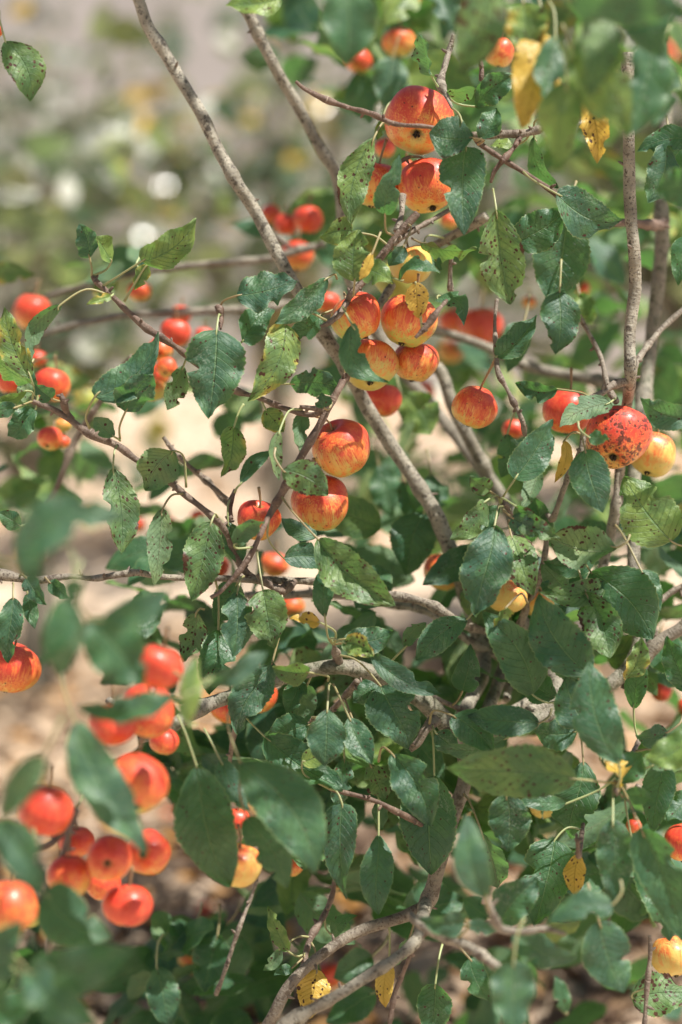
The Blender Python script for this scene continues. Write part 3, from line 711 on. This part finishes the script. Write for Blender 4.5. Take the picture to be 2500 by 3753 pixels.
leaf_specs = []
for li, line in enumerate(LEAVES.strip().split('\n')):
    q = line.split(); t = q[0]; f = [float(x) for x in q[1:7]]; kd = q[7]; roll = float(q[8]); side = float(q[9])
    att = (float(q[10]), float(q[11])) if len(q) > 11 else None
    leaf_specs.append((f[4]*math.hypot(f[2]-f[0], f[3]-f[1]), li, t, f, kd, roll, side, att))
big = set(s[1] for s in sorted(leaf_specs, reverse=True)[:100])
LABEL = dict(Y='yellow leaf with brown specks', y='leaf with yellow patches and brown spots', s='leaf peppered with dark spots', r='dried rolled brown leaf', d='dusty grey green leaf', v='pale leaf underside with dark spots')
rest_mb = MB(); pet_mb = MB()
for area, li, t, f, kd, roll, side, att in leaf_specs:
    rg = random.Random(li*13+5)
    dz = f[5] + rg.uniform(-.6, .6); B = tp(t, f[0], f[1], dz); T = tp(t, f[2], f[3], dz + rg.uniform(-2.6, 1.4))
    W = f[4]*TS*PX*(D0+dz/100)*1.04
    k = KIND[kd]; k = (min(1, max(0, k[0]+rg.uniform(-.2, .2))), k[1]*rg.uniform(.75, 1.15), k[2]*rg.uniform(.8, 1.1), k[3]*rg.uniform(.7, 1.2))
    und = kd in 'uv'; rl = math.radians(roll)*(1 if rg.random() < .5 else -1) + (math.pi if und else 0)
    W /= max(0.55, abs(math.cos(rl)))
    fold = rg.uniform(.10, .62); bend = rg.uniform(-.06, .24)*(1.8 if li % 4 == 1 else 1); tw = rg.uniform(-.9, .9)
    if kd == 'r': fold = 1.1
    bites = [(rg.uniform(.3, .9), rg.uniform(.03, .09), rg.choice((-1, 1))) for _ in range(rg.choice((1, 1, 2)))] if rg.random() < .5 else None
    own = li in big
    mb = MB() if own else rest_mb
    B_, m, N = leaf(mb, B, T, W, k, roll=rl, side=-side, bend=bend, fold=fold*(-1 if und else 1), twist=tw*(1.5 if li % 5 == 0 else 1), wave=rg.uniform(.03, .11), seed=li, nl=44 if area > 15000 else 28, nw=10, bites=bites)
    L = np.linalg.norm(T-B)
    if att: A_ = tp(t, att[0], att[1], f[5]*0.5 + 0.5)
    else:
        A_ = B - m*L*0.28 + np.array([0, 0, 0.012]) + np.array([rg.uniform(-.01, .01), 0.012, 0])
        dd = np.linalg.norm(LIMB-A_, axis=1); i = dd.argmin()
        if dd[i] < 0.05: A_ = LIMB[i]
    bl = np.linalg.norm(A_-B)
    M1 = B - m*bl*0.22 + (A_-B)*0.4 + np.array([0, 0, 0.001]); pb = MB() if own else pet_mb
    tube(pb, [A_, M1, B, B+m*L*0.10-N*0.0004], [0.00135, 0.0010, 0.0010, 0.0006], (rg.uniform(0, .6), 0, 0, 0), sides=6, seed=li, lump=0, per=5)
    if own:
        lo = mb.build('leaf', M_LEAF, tree)
        if kd in LABEL: lo['label'] = LABEL[kd]
        po = pb.build('petiole', M_PET); po.parent = lo; po.matrix_parent_inverse = Matrix.Translation(-Vector(tree.location)) @ Matrix.Translation(Vector(tree.location))

# the uncountable rest of its foliage: behind, below and above the branches traced above
def fill(mb, n, xr, yr, dr, size, kinds, seed, dens=None, nl=12, nw=4, droop=0.6):
    rg = random.Random(seed); i = 0; tries = 0
    while i < n and tries < n*12:
        tries += 1
        sx, sy, d = rg.uniform(*xr), rg.uniform(*yr), rg.uniform(*dr)
        if dens and mn.noise(Vector((sx/330+seed, sy/330, d*2.2))) < dens: continue
        B = pt(sx, sy, d)
        if B[2] < 0.05: continue
        a = rg.uniform(0, 2*math.pi); dv = unit(np.array([math.cos(a), math.sin(a)*.8, rg.uniform(-1.3, .5)*droop*1.6]))
        L = rg.uniform(*size); W = L*rg.uniform(.45, .68)
        k = KIND[rg.choice(kinds)]; und = rg.random() < .3
        fc = unit(np.array([rg.uniform(-.9, .9), rg.uniform(-1, .6), rg.uniform(.0, 1.2)])) * (-1 if und else 1)
        leaf(mb, B, B+dv*L, W, (min(1, max(0, k[0]+rg.uniform(-.3, .3))), k[1]*rg.uniform(.5, 1.1), k[2]*rg.uniform(.5, 1.1), k[3]), side=rg.uniform(-.1, .1), bend=rg.uniform(-.1, .2), fold=rg.uniform(.1, .5), twist=rg.uniform(-.7, .7), seed=seed*1000+i, nl=nl, nw=nw, face=fc)
        i += 1
fill(rest_mb, 270, (1050, 2560), (1900, 3350), (2.36, 2.62), (.06, .088), 'gGgbGsl', 1, dens=-.06, nl=20, nw=6)
fill(rest_mb, 60, (1400, 2560), (2500, 3753), (2.62, 2.9), (.06, .085), 'gGgG', 9, dens=-.05)
fill(rest_mb, 110, (500, 1400), (1900, 2900), (2.42, 2.66), (.055, .08), 'gGbs', 2, dens=.02, nl=20, nw=6)
fill(rest_mb, 75, (-60, 1200), (3300, 3850), (2.45, 2.8), (.06, .085), 'GGg', 3, dens=-.02)
fill(rest_mb, 400, (1250, 2600), (-150, 1950), (2.65, 3.35), (.055, .085), 'glgbuyl', 4, dens=-.06)
fill(rest_mb, 70, (950, 1500), (-100, 900), (2.8, 3.3), (.055, .08), 'glby', 5, dens=.05)
fill(rest_mb, 50, (-100, 1000), (900, 1900), (2.6, 2.9), (.05, .07), 'glyb', 6, dens=.12)
rest = rest_mb.build('foliage', M_LEAF, tree); rest['kind'] = 'stuff'
pr_ = pet_mb.build('petioles', M_PET, tree); pr_['kind'] = 'stuff'
# upper crown, above the picture's top edge: shades the branches below it
cm = MB(); rg = random.Random(42); n = 0
twm = MB()
for c in range(29):
    cx, cy, cz = rg.uniform(-.35, 1.2), rg.uniform(1.35, 2.9), rg.uniform(1.62, 2.2)
    if cz < CAMH + math.tan(math.radians(2.6))*cy + 0.12: cz += .2
    tube(twm, [(cx-.25, cy-.05, cz-.02), (cx, cy, cz), (cx+.2, cy+.06, cz+.08)], [.006, .004, .002], (.5, .1, 0, 0), sides=6, seed=c)
    for _ in range(15):
        p = np.array([cx+rg.gauss(0, .12), cy+rg.gauss(0, .11), max(cz+rg.gauss(0, .07), CAMH + 0.045*cy + 0.06)])
        a = rg.uniform(0, 6.3); dv = unit(np.array([math.cos(a), math.sin(a), rg.uniform(-.6, .2)])); L = rg.uniform(.06, .085)
        leaf(cm, p, p+dv*L, L*.58, (rg.random(), .3, 0, .2), bend=.1, fold=.3, seed=n, nl=8, nw=4, face=(rg.uniform(-.5, .5), rg.uniform(-.5, .5), 1)); n += 1
o = cm.build('crown', M_LEAF, tree); o['kind'] = 'stuff'
o = twm.build('crown_twigs', M_BARK, tree); o['kind'] = 'stuff'

# ------------------------------------------------------------------ apples
HG = 'apples hanging on the foreground apple tree'
APPLES = """
B 840 695 202 4 .1 -.55 -.75 .66 .12 0 largest apple, red above and yellow below, its dark calyx showing, topmost of its cluster
B 590 1060 158 6 .2 -1 .1 .60 .1 .4 orange red apple half hidden between two narrow leaves, under the largest apple
B 892 1068 170 4 -.2 -1 -.2 .62 .36 .2 red and orange apple with small brown dots, directly under the largest apple
E 1187 107 128 5 -.2 -1 .1 -.02 .08 .5 pale cream apple with faint red streaks and a sunlit rim, behind a blue green leaf
E 1110 190 140 12 -.2 -1 .1 -.3 .1 .9 shaded greenish yellow apple tucked behind the pale cream one
E 870 410 152 1 -.5 -1 .1 .60 .08 .9 apple red above and lime green below, beside the dark twig in the middle cluster
E 1172 430 166 3 .3 -1 .0 .45 .08 1 apple with a yellow leaf lying over its orange red face and green base
E 950 685 160 4 0 -.8 -.5 .40 .25 .5 speckled orange apple mostly covered by a torn twisted green leaf
E 1212 665 138 5 .2 -1 .1 .50 .50 .1 scabby orange red apple with brown freckles and a bright highlight, right end of its cluster
E 1015 885 112 16 .2 -1 0 .80 .15 .0 plain soft red apple just below the speckled cluster, slightly out of focus
E 1235 850 88 60 0 -1 0 .7 .1 .1 small blurred reddish brown apple behind the round bright leaf
E 785 1158 178 2 -.42 -.8 .45 .62 .22 .5 big round orange red apple with a brown ring scar near its stem
E 665 1475 170 3 -.1 -.8 .50 .64 .28 .5 red streaked apple under the brown ring scarred one, a spotted leaf across it
H 310 165 123 0 .1 -.85 .45 .70 .22 0 small orange apple behind a bare twig, lower left of the two large streaked apples
F 376 926 132 4 .3 -.9 .2 .55 .20 .5 lone round apple, rosy top and yellow base, hanging from a thin forked twig
F 915 950 150 9 .1 -1 .1 .86 .05 .0 smooth red apple behind a curled grey leaf, left of the black spotted one
F 1195 1100 191 3 .2 -.7 -.6 .76 .95 0 deep red apple covered in black scab spots with a small round leaf on it
F 1396 1200 143 9 .3 -1 -.2 .30 .15 .3 pale yellow orange sunlit apple at the right behind the black spotted one
F 600 1055 66 24 0 -1 0 .85 .1 0 small red apple sliver behind the pale leaf, below the lone round apple
F 410 465 122 52 0 -1 0 .9 .05 0 dark red blurred apple above the lone round apple
F 255 440 95 85 0 -1 0 .75 .05 0 faint blurred pinkish red apple left of the dark red blurred one
F 235 610 80 80 0 -1 0 .4 .05 0 blurred orange apple under a grey diagonal branch
F 420 640 36 80 0 -1 0 .3 .05 0 tiny blurred orange apple by the grey diagonal branch
F 690 325 42 50 0 -1 0 .5 .05 0 little orange apple between the large hanging leaves at the right
F 995 245 44 50 0 -1 0 .8 .05 0 little red apple beside the pale stem at the right
A -18 180 38 -4 0 -1 0 .7 .05 0 red apple barely entering the picture at the upper left edge above a spotted leaf
D 185 385 112 45 .2 -1 -.1 .75 .02 .3 blurred rosy apple, upper one at the far left edge
D 300 800 106 24 .2 -1 -.1 .70 .02 .2 pinkish red apple with a bright white top behind the tip of the left twig
D 50 775 82 24 0 -1 0 .85 .05 .1 red apple at the left edge partly behind a lit pale leaf
D 215 650 56 40 0 -1 0 .8 .05 .1 small dark red apple between two left edge leaves
D 805 262 68 40 0 -1 0 .6 .02 .1 small orange apple with a pale top behind a hanging torn leaf tip
D 1010 505 92 34 .1 -1 0 .9 .1 .1 deep red small apple on the pale horizontal branch
D 1040 400 60 42 .1 -1 0 .85 .1 .1 red small apple perched just above the pale horizontal branch
D 1170 520 54 44 .1 -1 0 .8 .1 .1 red small apple half hidden by the big dusty leaf
D 808 708 88 22 .3 -1 -.2 .80 .05 .6 small apple scarlet at left fading to green, left end of the little cluster
D 920 598 74 24 0 -.5 -.9 .60 .05 .5 small apple with a pale calyx facing out, top of the little cluster
D 958 700 60 22 .1 -.6 -.7 .50 .05 .8 small yellow orange apple in the centre of the little cluster
D 885 835 68 24 0 -1 0 .15 .05 .6 golden yellow small apple, lowest of the little cluster
D 920 760 50 28 0 -1 0 .6 .05 .4 small orange apple wedged above the golden one
D 288 1108 74 20 .2 -.8 -.6 .72 .05 .9 small striped apple, red top and green base, below the left twig tip
D 362 1035 48 24 0 -1 0 .2 .05 .9 small cream apple above the striped pair on the left
D 362 1130 42 20 .2 -.8 -.6 .55 .05 .9 smallest striped apple, right one of the pair on the left
D 490 880 88 70 0 -1 0 .0 .02 1 blurred plain yellow green apple behind the left twig
D 905 1060 82 240 0 -1 0 -.1 .02 .7 very blurred pale yellow apple above the sunlit ground
B 75 1290 72 45 .1 -1 0 .9 .02 .1 blurred pink red apple, left one of the trio behind the two stems
B 200 1262 88 44 .1 -1 0 .9 .02 .1 blurred bright pink red apple, right one of the trio behind the two stems
B 140 1470 100 42 .1 -1 0 .6 .02 .1 blurred orange apple, lowest of the trio behind the two stems
B -10 1230 62 55 .1 -1 0 .7 .02 .1 faint orange apple at the left shoulder of the blurred trio
B 725 245 98 40 .1 -1 0 .45 .02 .4 blurred orange apple above the largest apple
B 490 345 80 42 .1 -1 0 .75 .02 .1 blurred orange red apple showing as a crescent under a large soft leaf
B 790 -8 62 46 .1 -1 0 .4 .02 .2 blurred orange apple cut by the top edge of the picture
B 1305 300 92 14 .1 -1 0 .45 .02 .1 orange apple whose base shows under soft leaves at the upper right
B 645 850 62 30 .1 -1 0 .85 .02 .1 shaded red apple left behind the largest apple
B 760 960 50 20 .1 -1 0 .55 .02 .1 orange apple glimpsed between the three top apples
B 1015 1270 52 40 .1 -1 0 .6 .02 .1 thin orange sliver of an apple left of the big blue green leaf
E 700 325 72 30 .1 -1 0 .75 .02 .2 rosy blurred apple left of the apple with red top and lime base
G 60 1010 174 6 .2 -1 0 0.72 .12 .1 large orange red apple at the left edge below a hanging leaf
G 908 1008 142 -31 .3 -1 .1 0.96 .02 0 glossy scarlet apple with one small white highlight among blurred leaves
G 845 1262 162 -23 .3 -.8 .3 0.86 .50 0 brick red apple with dark pits resting behind the mossy branch
G 648 1340 138 -29 .1 -1 .2 0.93 .1 0 dark crimson apple behind a pale cut petiole, left of the brick red one
G 945 1440 84 -15 .1 -1 .2 0.73 .1 0 orange brown apple peeping out beneath the mossy branch
J 790 185 174 -31 .0 -.8 -.5 0.56 .05 .95 large peach orange apple hanging just above the lower left bunch
J 258 342 159 -29 .2 -1 .1 0.93 .05 0 bright red apple with a pink sunlit patch and a dull leaf on it
J 628 618 134 -27 .0 -.1 -1 0.78 .05 .1 red apple turned to show its calyx, centre of the lower left bunch
J 850 582 132 -21 .2 .0 -1 0.66 .05 .1 brownish orange apple with its calyx facing out, right end of the lower left bunch
J 440 520 100 -19 .0 -1 .1 0.80 .05 .1 orange red apple at the back of the lower left bunch behind a blurred twig
J 400 715 132 -25 .0 -1 .1 0.58 .02 .2 dull pink apple crossed by a blurred grey twig
J 588 762 102 -15 .0 -1 .1 0.83 .05 .1 shaded red apple squeezed beneath the calyx facing one
J 736 888 142 -25 .1 -1 .1 0.90 .10 0 rust red apple hanging lowest in the lower left bunch
J 55 890 165 -31 .1 -1 .1 .48 .05 .1 bright orange apple cut by the picture edge beside the lower left bunch
J 168 945 84 -19 .1 -1 .1 0.02 .05 .5 dull ochre apple behind the orange one at the lower left edge
J 1368 655 138 -15 .1 -1 .1 0.32 .05 .1 burnt orange apple behind three big soft leaves near the lower middle
K 498 655 72 10 .1 -1 .1 .55 .05 .1 orange apple fragment between two leaf tips right of the burnt orange one
K 190 390 70 10 .1 -1 .1 .95 .05 .0 scarlet sliver of apple between two big soft leaves
H 135 1245 108 14 .1 -1 .1 .70 .05 .1 blurred orange red apple below the thick mossy branch, behind dusty leaves
H 300 1170 118 12 .1 -1 .1 .72 .05 .1 red orange apple behind the dusty leaf under the mossy branch
H 400 425 84 40 .1 -1 .1 .55 .05 .1 blurred orange apple above the dark horizontal branch
H 75 440 66 30 .1 -1 .1 .75 .05 .1 blurred red apple left behind the thin descending twig
H 500 665 74 30 .1 -1 .1 .5 .05 .1 blurred brownish orange apple beneath the dark horizontal branch
H 1368 465 116 18 .1 -1 .1 .45 .05 .1 soft orange apple under the end of the long diagonal stem
G 790 190 46 50 .1 -1 .1 0.67 .05 .1 little blurred red apple left of a long spotted leaf
G 960 190 52 48 .1 -1 .1 0.47 .05 .1 little blurred orange red apple right of a long spotted leaf
G 1140 150 50 48 .1 -1 .1 0.77 .05 .1 little blurred bright red apple above the dangling spotted leaf
I 562 600 116 6 .1 -1 .1 .22 .08 .2 yellow orange apple peeping below the white patched leaf
I 745 650 92 8 .1 -1 .1 .15 .05 .3 golden apple behind the large oval leaf, beside a dried stalk
I 1448 1150 66 30 .1 -1 .1 .8 .05 .1 small blurred red apple at the right edge of the dark leaves
I 1600 1245 60 26 .1 -1 .1 .6 .05 .1 small blurred orange apple cut by the right edge
L 1585 525 124 4 .1 -1 .1 .72 .05 .1 red streaked apple cut by the right edge behind a long leaf
L 1510 1178 128 2 -.2 -1 -.2 .18 .12 .2 yellow orange apple with a small dark calyx near the lower right corner
L 770 318 78 12 .1 -1 .1 .08 .10 .3 ochre speckled apple showing as a strip under the long pale leaf
L 1290 430 46 10 .1 -1 .1 .6 .10 .1 orange sliver of apple between stalks above the long right hand leaf
K 715 1285 84 40 .1 -1 .1 .75 .05 .1 blurred red orange apple right of the yellow speckled leaf
K 480 1290 44 40 .1 -1 .1 .85 .05 .1 blurred dark red apple left of the yellow speckled leaf
J 1120 1190 104 35 .1 -1 .1 0.37 .05 .1 blurred orange apple behind the shaded leaves of the bottom edge
"""
ap = []
for line in APPLES.strip().split('\n'):
    q = line.split(' ', 11)
    t = q[0]; x, y, r, dz = map(float, q[1:5]); ax = tuple(map(float, q[5:8])); red, sp, gr = map(float, q[8:11])
    sx, sy = src(t, x, y); gr = min(1, gr + 0.35*((len(ap)*7) % 5 == 0) + .1); ap.append(dict(sx=sx, sy=sy, r=r*TS, d=D0+(dz+1.0)/100, ax=ax, red=red, sp=sp, gr=gr, label=q[11].strip()))
for it in range(30):
    mv = False
    for i in range(len(ap)):
        for j in range(i+1, len(ap)):
            a, b = ap[i], ap[j]; ra, rb = a['r']*PX*a['d'], b['r']*PX*b['d']
            dd = np.linalg.norm(pt(a['sx'], a['sy'], a['d'])-pt(b['sx'], b['sy'], b['d']))
            if dd < (ra+rb)*0.97:
                (b if b['d'] >= a['d'] else a)['d'] += 0.004; mv = True
    if not mv: break

def apple_mesh(c, R, axis, red, sp, gr, seed):
    rg = random.Random(seed); n1, n2 = 28, 40
    a = unit(np.array(axis)); e1 = unit(np.cross(a, np.array([.31, .85, .42]))); e2 = np.cross(a, e1)
    ph = np.linspace(0.0, math.pi, n1+1); th = np.linspace(0, 2*math.pi, n2+1)
    V = np.zeros((n1+1, n2+1, 3)); uv = np.zeros((n1+1, n2+1, 2)); par = np.zeros((n1+1, n2+1, 4)); vec = np.zeros_like(V)
    bd = unit(np.array([SUN.x*0.5+rg.uniform(-.35, .35), rg.uniform(-.5, .1), 0.9])); tall = rg.uniform(.86, .95); sh = rg.uniform(.02, .09); o_ = rg.random()*40
    for i, p in enumerate(ph):
        rho = math.sin(p)*(1+sh*math.cos(p)); z = math.cos(p)*tall
        z -= 0.30*math.exp(-(rho/0.26)**2) if p < math.pi/2 else 0
        z += 0.17*math.exp(-(rho/0.24)**2) if p > math.pi/2 else 0
        for j, t in enumerate(th):
            l = 1+0.10*mn.noise(Vector((math.cos(t)*rho*1.1+o_, math.sin(t)*rho*1.1, z*1.1)))+0.012*math.cos(5*t)*max(0, -math.cos(p))
            dv = (e1*math.cos(t)+e2*math.sin(t))*rho + a*z
            V[i, j] = c+dv*R*l
            uv[i, j] = (t, p/math.pi); nn = unit(dv)
            b = 0.5+0.5*float(np.dot(nn, bd)); b = (b-0.5)*0.85 + red - 0.05
            par[i, j] = (min(1, max(0, b)), sp, rg.random() if False else (seed*0.137) % 1.0, gr)
            vec[i, j] = (math.cos(t)*math.sin(p), math.sin(t)*math.sin(p), math.cos(p))
    m = n2+1; idx = np.arange((n1+1)*m).reshape(n1+1, m)
    F = np.stack([idx[:-1, :-1], idx[1:, :-1], idx[1:, 1:], idx[:-1, 1:]], -1).reshape(-1, 4)
    mb = MB(); mb.add(V.reshape(-1, 3), F, uv.reshape(-1, 2), par.reshape(-1, 4), vec.reshape(-1, 3))
    return mb, a, tall
def make_apple(c, R, axis, red, sp, gr, label, group, seed, stem=True):
    mb, a, tall = apple_mesh(c, R, axis, red, sp, gr, seed)
    o = mb.build('apple', M_APPLE, origin=tuple(c)); tag(o, label, 'apple', group)
    rg = random.Random(seed)
    if stem:
        top = c+a*R*(tall-0.28); sb = MB(); w_ = np.array([rg.uniform(-.3, .3), rg.uniform(-.3, .3), .6])*R
        end = top+a*R*0.75+w_*0.5
        dd = np.linalg.norm(LIMB-end, axis=1); i = dd.argmin()
        if dd[i] < R*1.3: end = LIMB[i]
        tube(sb, [top, top+a*R*0.4, end], [.0013, .0011, .0016], (.7, 0, 0, 0), sides=6, seed=seed, lump=.05, per=5)
        s_ = sb.build('stem', M_PET); s_.parent = o; s_.matrix_parent_inverse = Matrix.Translation(-Vector(c))
    cb = MB(); bot = c-a*R*(tall-0.155); e1 = unit(np.cross(a, np.array([.31, .85, .42]))); e2 = np.cross(a, e1)
    for k in range(5):
        t = k*2*math.pi/5+rg.random()*.5; dv = e1*math.cos(t)+e2*math.sin(t)
        tube(cb, [bot+dv*R*.03, bot+dv*R*.09-a*R*.07, bot+dv*R*.04-a*R*.16], [R*.035, R*.035, R*.012], (1, 0, 0, 0), sides=5, seed=k, lump=0, per=3)
    k_ = cb.build('calyx', M_CALYX); k_.parent = o; k_.matrix_parent_inverse = Matrix.Translation(-Vector(c))
    return o
for i, a in enumerate(ap):
    c = pt(a['sx'], a['sy'], a['d']); R = a['r']*PX*a['d']
    make_apple(c, R, camv(*a['ax']), a['red'], a['sp'], a['gr'], a['label'], HG, i+1)

# ------------------------------------------------------------------ fallen fruit, litter, dry grass
FALL = [('L', 362, 1392, 50, .72, 'pinkish red fallen apple lying in the litter under the lower right twigs'),
        ('J', 950, 335, 40, .5, 'blurred brown orange fallen apple right of the peach coloured apple'),
        ('J', 1180, 905, 60, .75, 'blurred reddish fallen apple on the pale litter below the lower left bunch'),
        ('J', 985, 970, 52, .7, 'blurred pinkish fallen apple left of the other one below the lower left bunch'),
        ('K', 520, 1290, 46, .85, 'blurred red fallen apple in the shade behind the bottom stems')]
def ray_ground(sx, sy, h=0.025):
    dv = FW + RT*(sx-1250)*PX - UP*(sy-1876.5)*PX; t = (h-CAMH)/dv[2]; return CO+dv*t, t
for i, (t, x, y, r, red, lab) in enumerate(FALL[:4]):
    sx, sy = src(t, x, y); p, d = ray_ground(sx, sy); R = min(.034, r*TS*PX*d); p[2] = gz(p[0], p[1])+R*.9
    make_apple(p, R, (.5, -.4, .6), red, .1, .1, lab, 'fallen apples on the ground', 300+i, stem=False)
lm = MB(); rg = random.Random(8)
for i in range(8000):
    y = rg.uniform(2.4, 5.2) if rg.random() < .8 else rg.uniform(6, 9.3); x = rg.uniform(-1, 1)*(0.17*y+.1)
    z = gz(x, y)+rg.uniform(.004, .03); a = rg.uniform(0, 6.3); L = rg.uniform(.03, .075)
    dv = unit(np.array([math.cos(a), math.sin(a), rg.uniform(-.1, .5)])); B = np.array([x, y, z])
    leaf(lm, B, B+dv*L, L*rg.uniform(.3, .7), ((rg.random()**0.55)*(0.55 if y < 3.9 else 1), rg.random(), 0, 0), bend=rg.uniform(-.3, .3), fold=rg.uniform(.1, .9), seed=i, nl=5, nw=2, face=(rg.uniform(-.5, .5), rg.uniform(-.5, .5), 1))
tag(lm.build('fallen_leaves', M_LITTER), 'brown and straw coloured fallen leaves strewn under the tree', 'leaf litter', kind='stuff')
gm = MB()
for i in range(5500):
    y = rg.uniform(2.5, 9.4); x = rg.uniform(-1, 1)*(0.17*y+.1); z = gz(x, y)
    a = rg.uniform(0, 6.3); h = rg.uniform(.02, .07); B = np.array([x, y, z-.003]); T = B+np.array([math.cos(a)*h*1.1, math.sin(a)*h*1.1, h*rg.uniform(.2, .8)])
    leaf(gm, B, T, .0035, (rg.uniform(.75, 1), 0, 0, 0), bend=.2, fold=.3, seed=i, nl=3, nw=1, face=(0, -1, .5))
tag(gm.build('dry_grass', M_LITTER), 'short dry straw coloured grass on the pale ground', 'grass', kind='stuff')

# ------------------------------------------------------------------ bushes behind
def bg_tree(x, y, h, rad, n, kinds, label, seed, cz=None, apples=0):
    rg = random.Random(seed); root = empty('background_apple_tree', (x, y, 0)); tag(root, label, 'tree', 'apple trees behind the foreground tree')
    tm = MB(); tube(tm, [(x, y, -.05), (x+.03, y, h*.2), (x-.02, y+.03, h*.4)], [.045, .035, .028], (0, .3, 0, 0), seed=seed, per=8); tm.build('trunk', M_BARK, root)
    tips = []
    lmb = MB()
    for k in range(9):
        a = k*.7+rg.random(); e = np.array([x+math.cos(a)*rad*rg.uniform(.4, 1), y+math.sin(a)*rad*rg.uniform(.4, 1), h*rg.uniform(.35, 1)])
        s = np.array([x, y, h*rg.uniform(.2, .4)]); m = (s+e)/2+np.array([rg.uniform(-.1, .1), rg.uniform(-.1, .1), rg.uniform(0, .12)])
        tube(lmb, [s, m, e], [.018, .012, .005], (.15, .1, 0, 0), sides=7, seed=k, per=6)
        C = crom([s, m, e], 8)
        for c in C[4:]: tips.append(c)
    lmb.build('limbs', M_BARK, root)
    cmb = MB()
    for i in range(n):
        c = tips[rg.randrange(len(tips))]; p = c+np.array([rg.gauss(0, .13), rg.gauss(0, .13), rg.gauss(0, .12)])
        if p[2] < .12: continue
        a = rg.uniform(0, 6.3); dv = unit(np.array([math.cos(a), math.sin(a), rg.uniform(-1, .4)])); L = rg.uniform(.065, .105)
        k = KIND[rg.choice(kinds)]
        leaf(cmb, p, p+dv*L, L*rg.uniform(.5, .7), (rg.random(), k[1], k[2]*rg.random(), .2), bend=.15, fold=rg.uniform(.1, .5), seed=i, nl=5, nw=2, face=(rg.uniform(-1, 1), rg.uniform(-1, .7), rg.uniform(-.1, 1)))
    cmb.build('crown', M_FAR, root)
    for i in range(apples):
        c = tips[rg.randrange(len(tips))]+np.array([rg.gauss(0, .1), -.1, rg.gauss(-.05, .08)])
        mb, _, _ = apple_mesh(c, rg.uniform(.022, .03), (0, 0, 1), rg.uniform(.3, .9), .1, .3, seed+i); mb.build('fruit', M_APPLE, root)
bg_tree(-.62, 4.7, 1.75, .5, 460, 'gbluyy', 'blurred sparse apple tree with yellowing leaves at the far left', 11)
bg_tree(-.18, 6.0, 1.8, .5, 440, 'gblYu', 'blurred pale leaved apple tree left of centre in front of the wall', 12, apples=1)
bg_tree(-.85, 7.0, 1.75, .5, 450, 'gGbu', 'darkest blurred apple tree near the wall at the far left', 16)
bg_tree(.75, 5.0, 1.9, .6, 900, 'glyug', 'dense sunlit apple tree behind the upper right leaves', 13, apples=5)
bg_tree(.42, 7.4, 1.8, .6, 620, 'glbu', 'far green apple tree between the stems close to the wall', 14)
bg_tree(1.2, 6.6, 2.0, .6, 800, 'glyu', 'furthest right blurred apple tree behind the pale stem', 15)
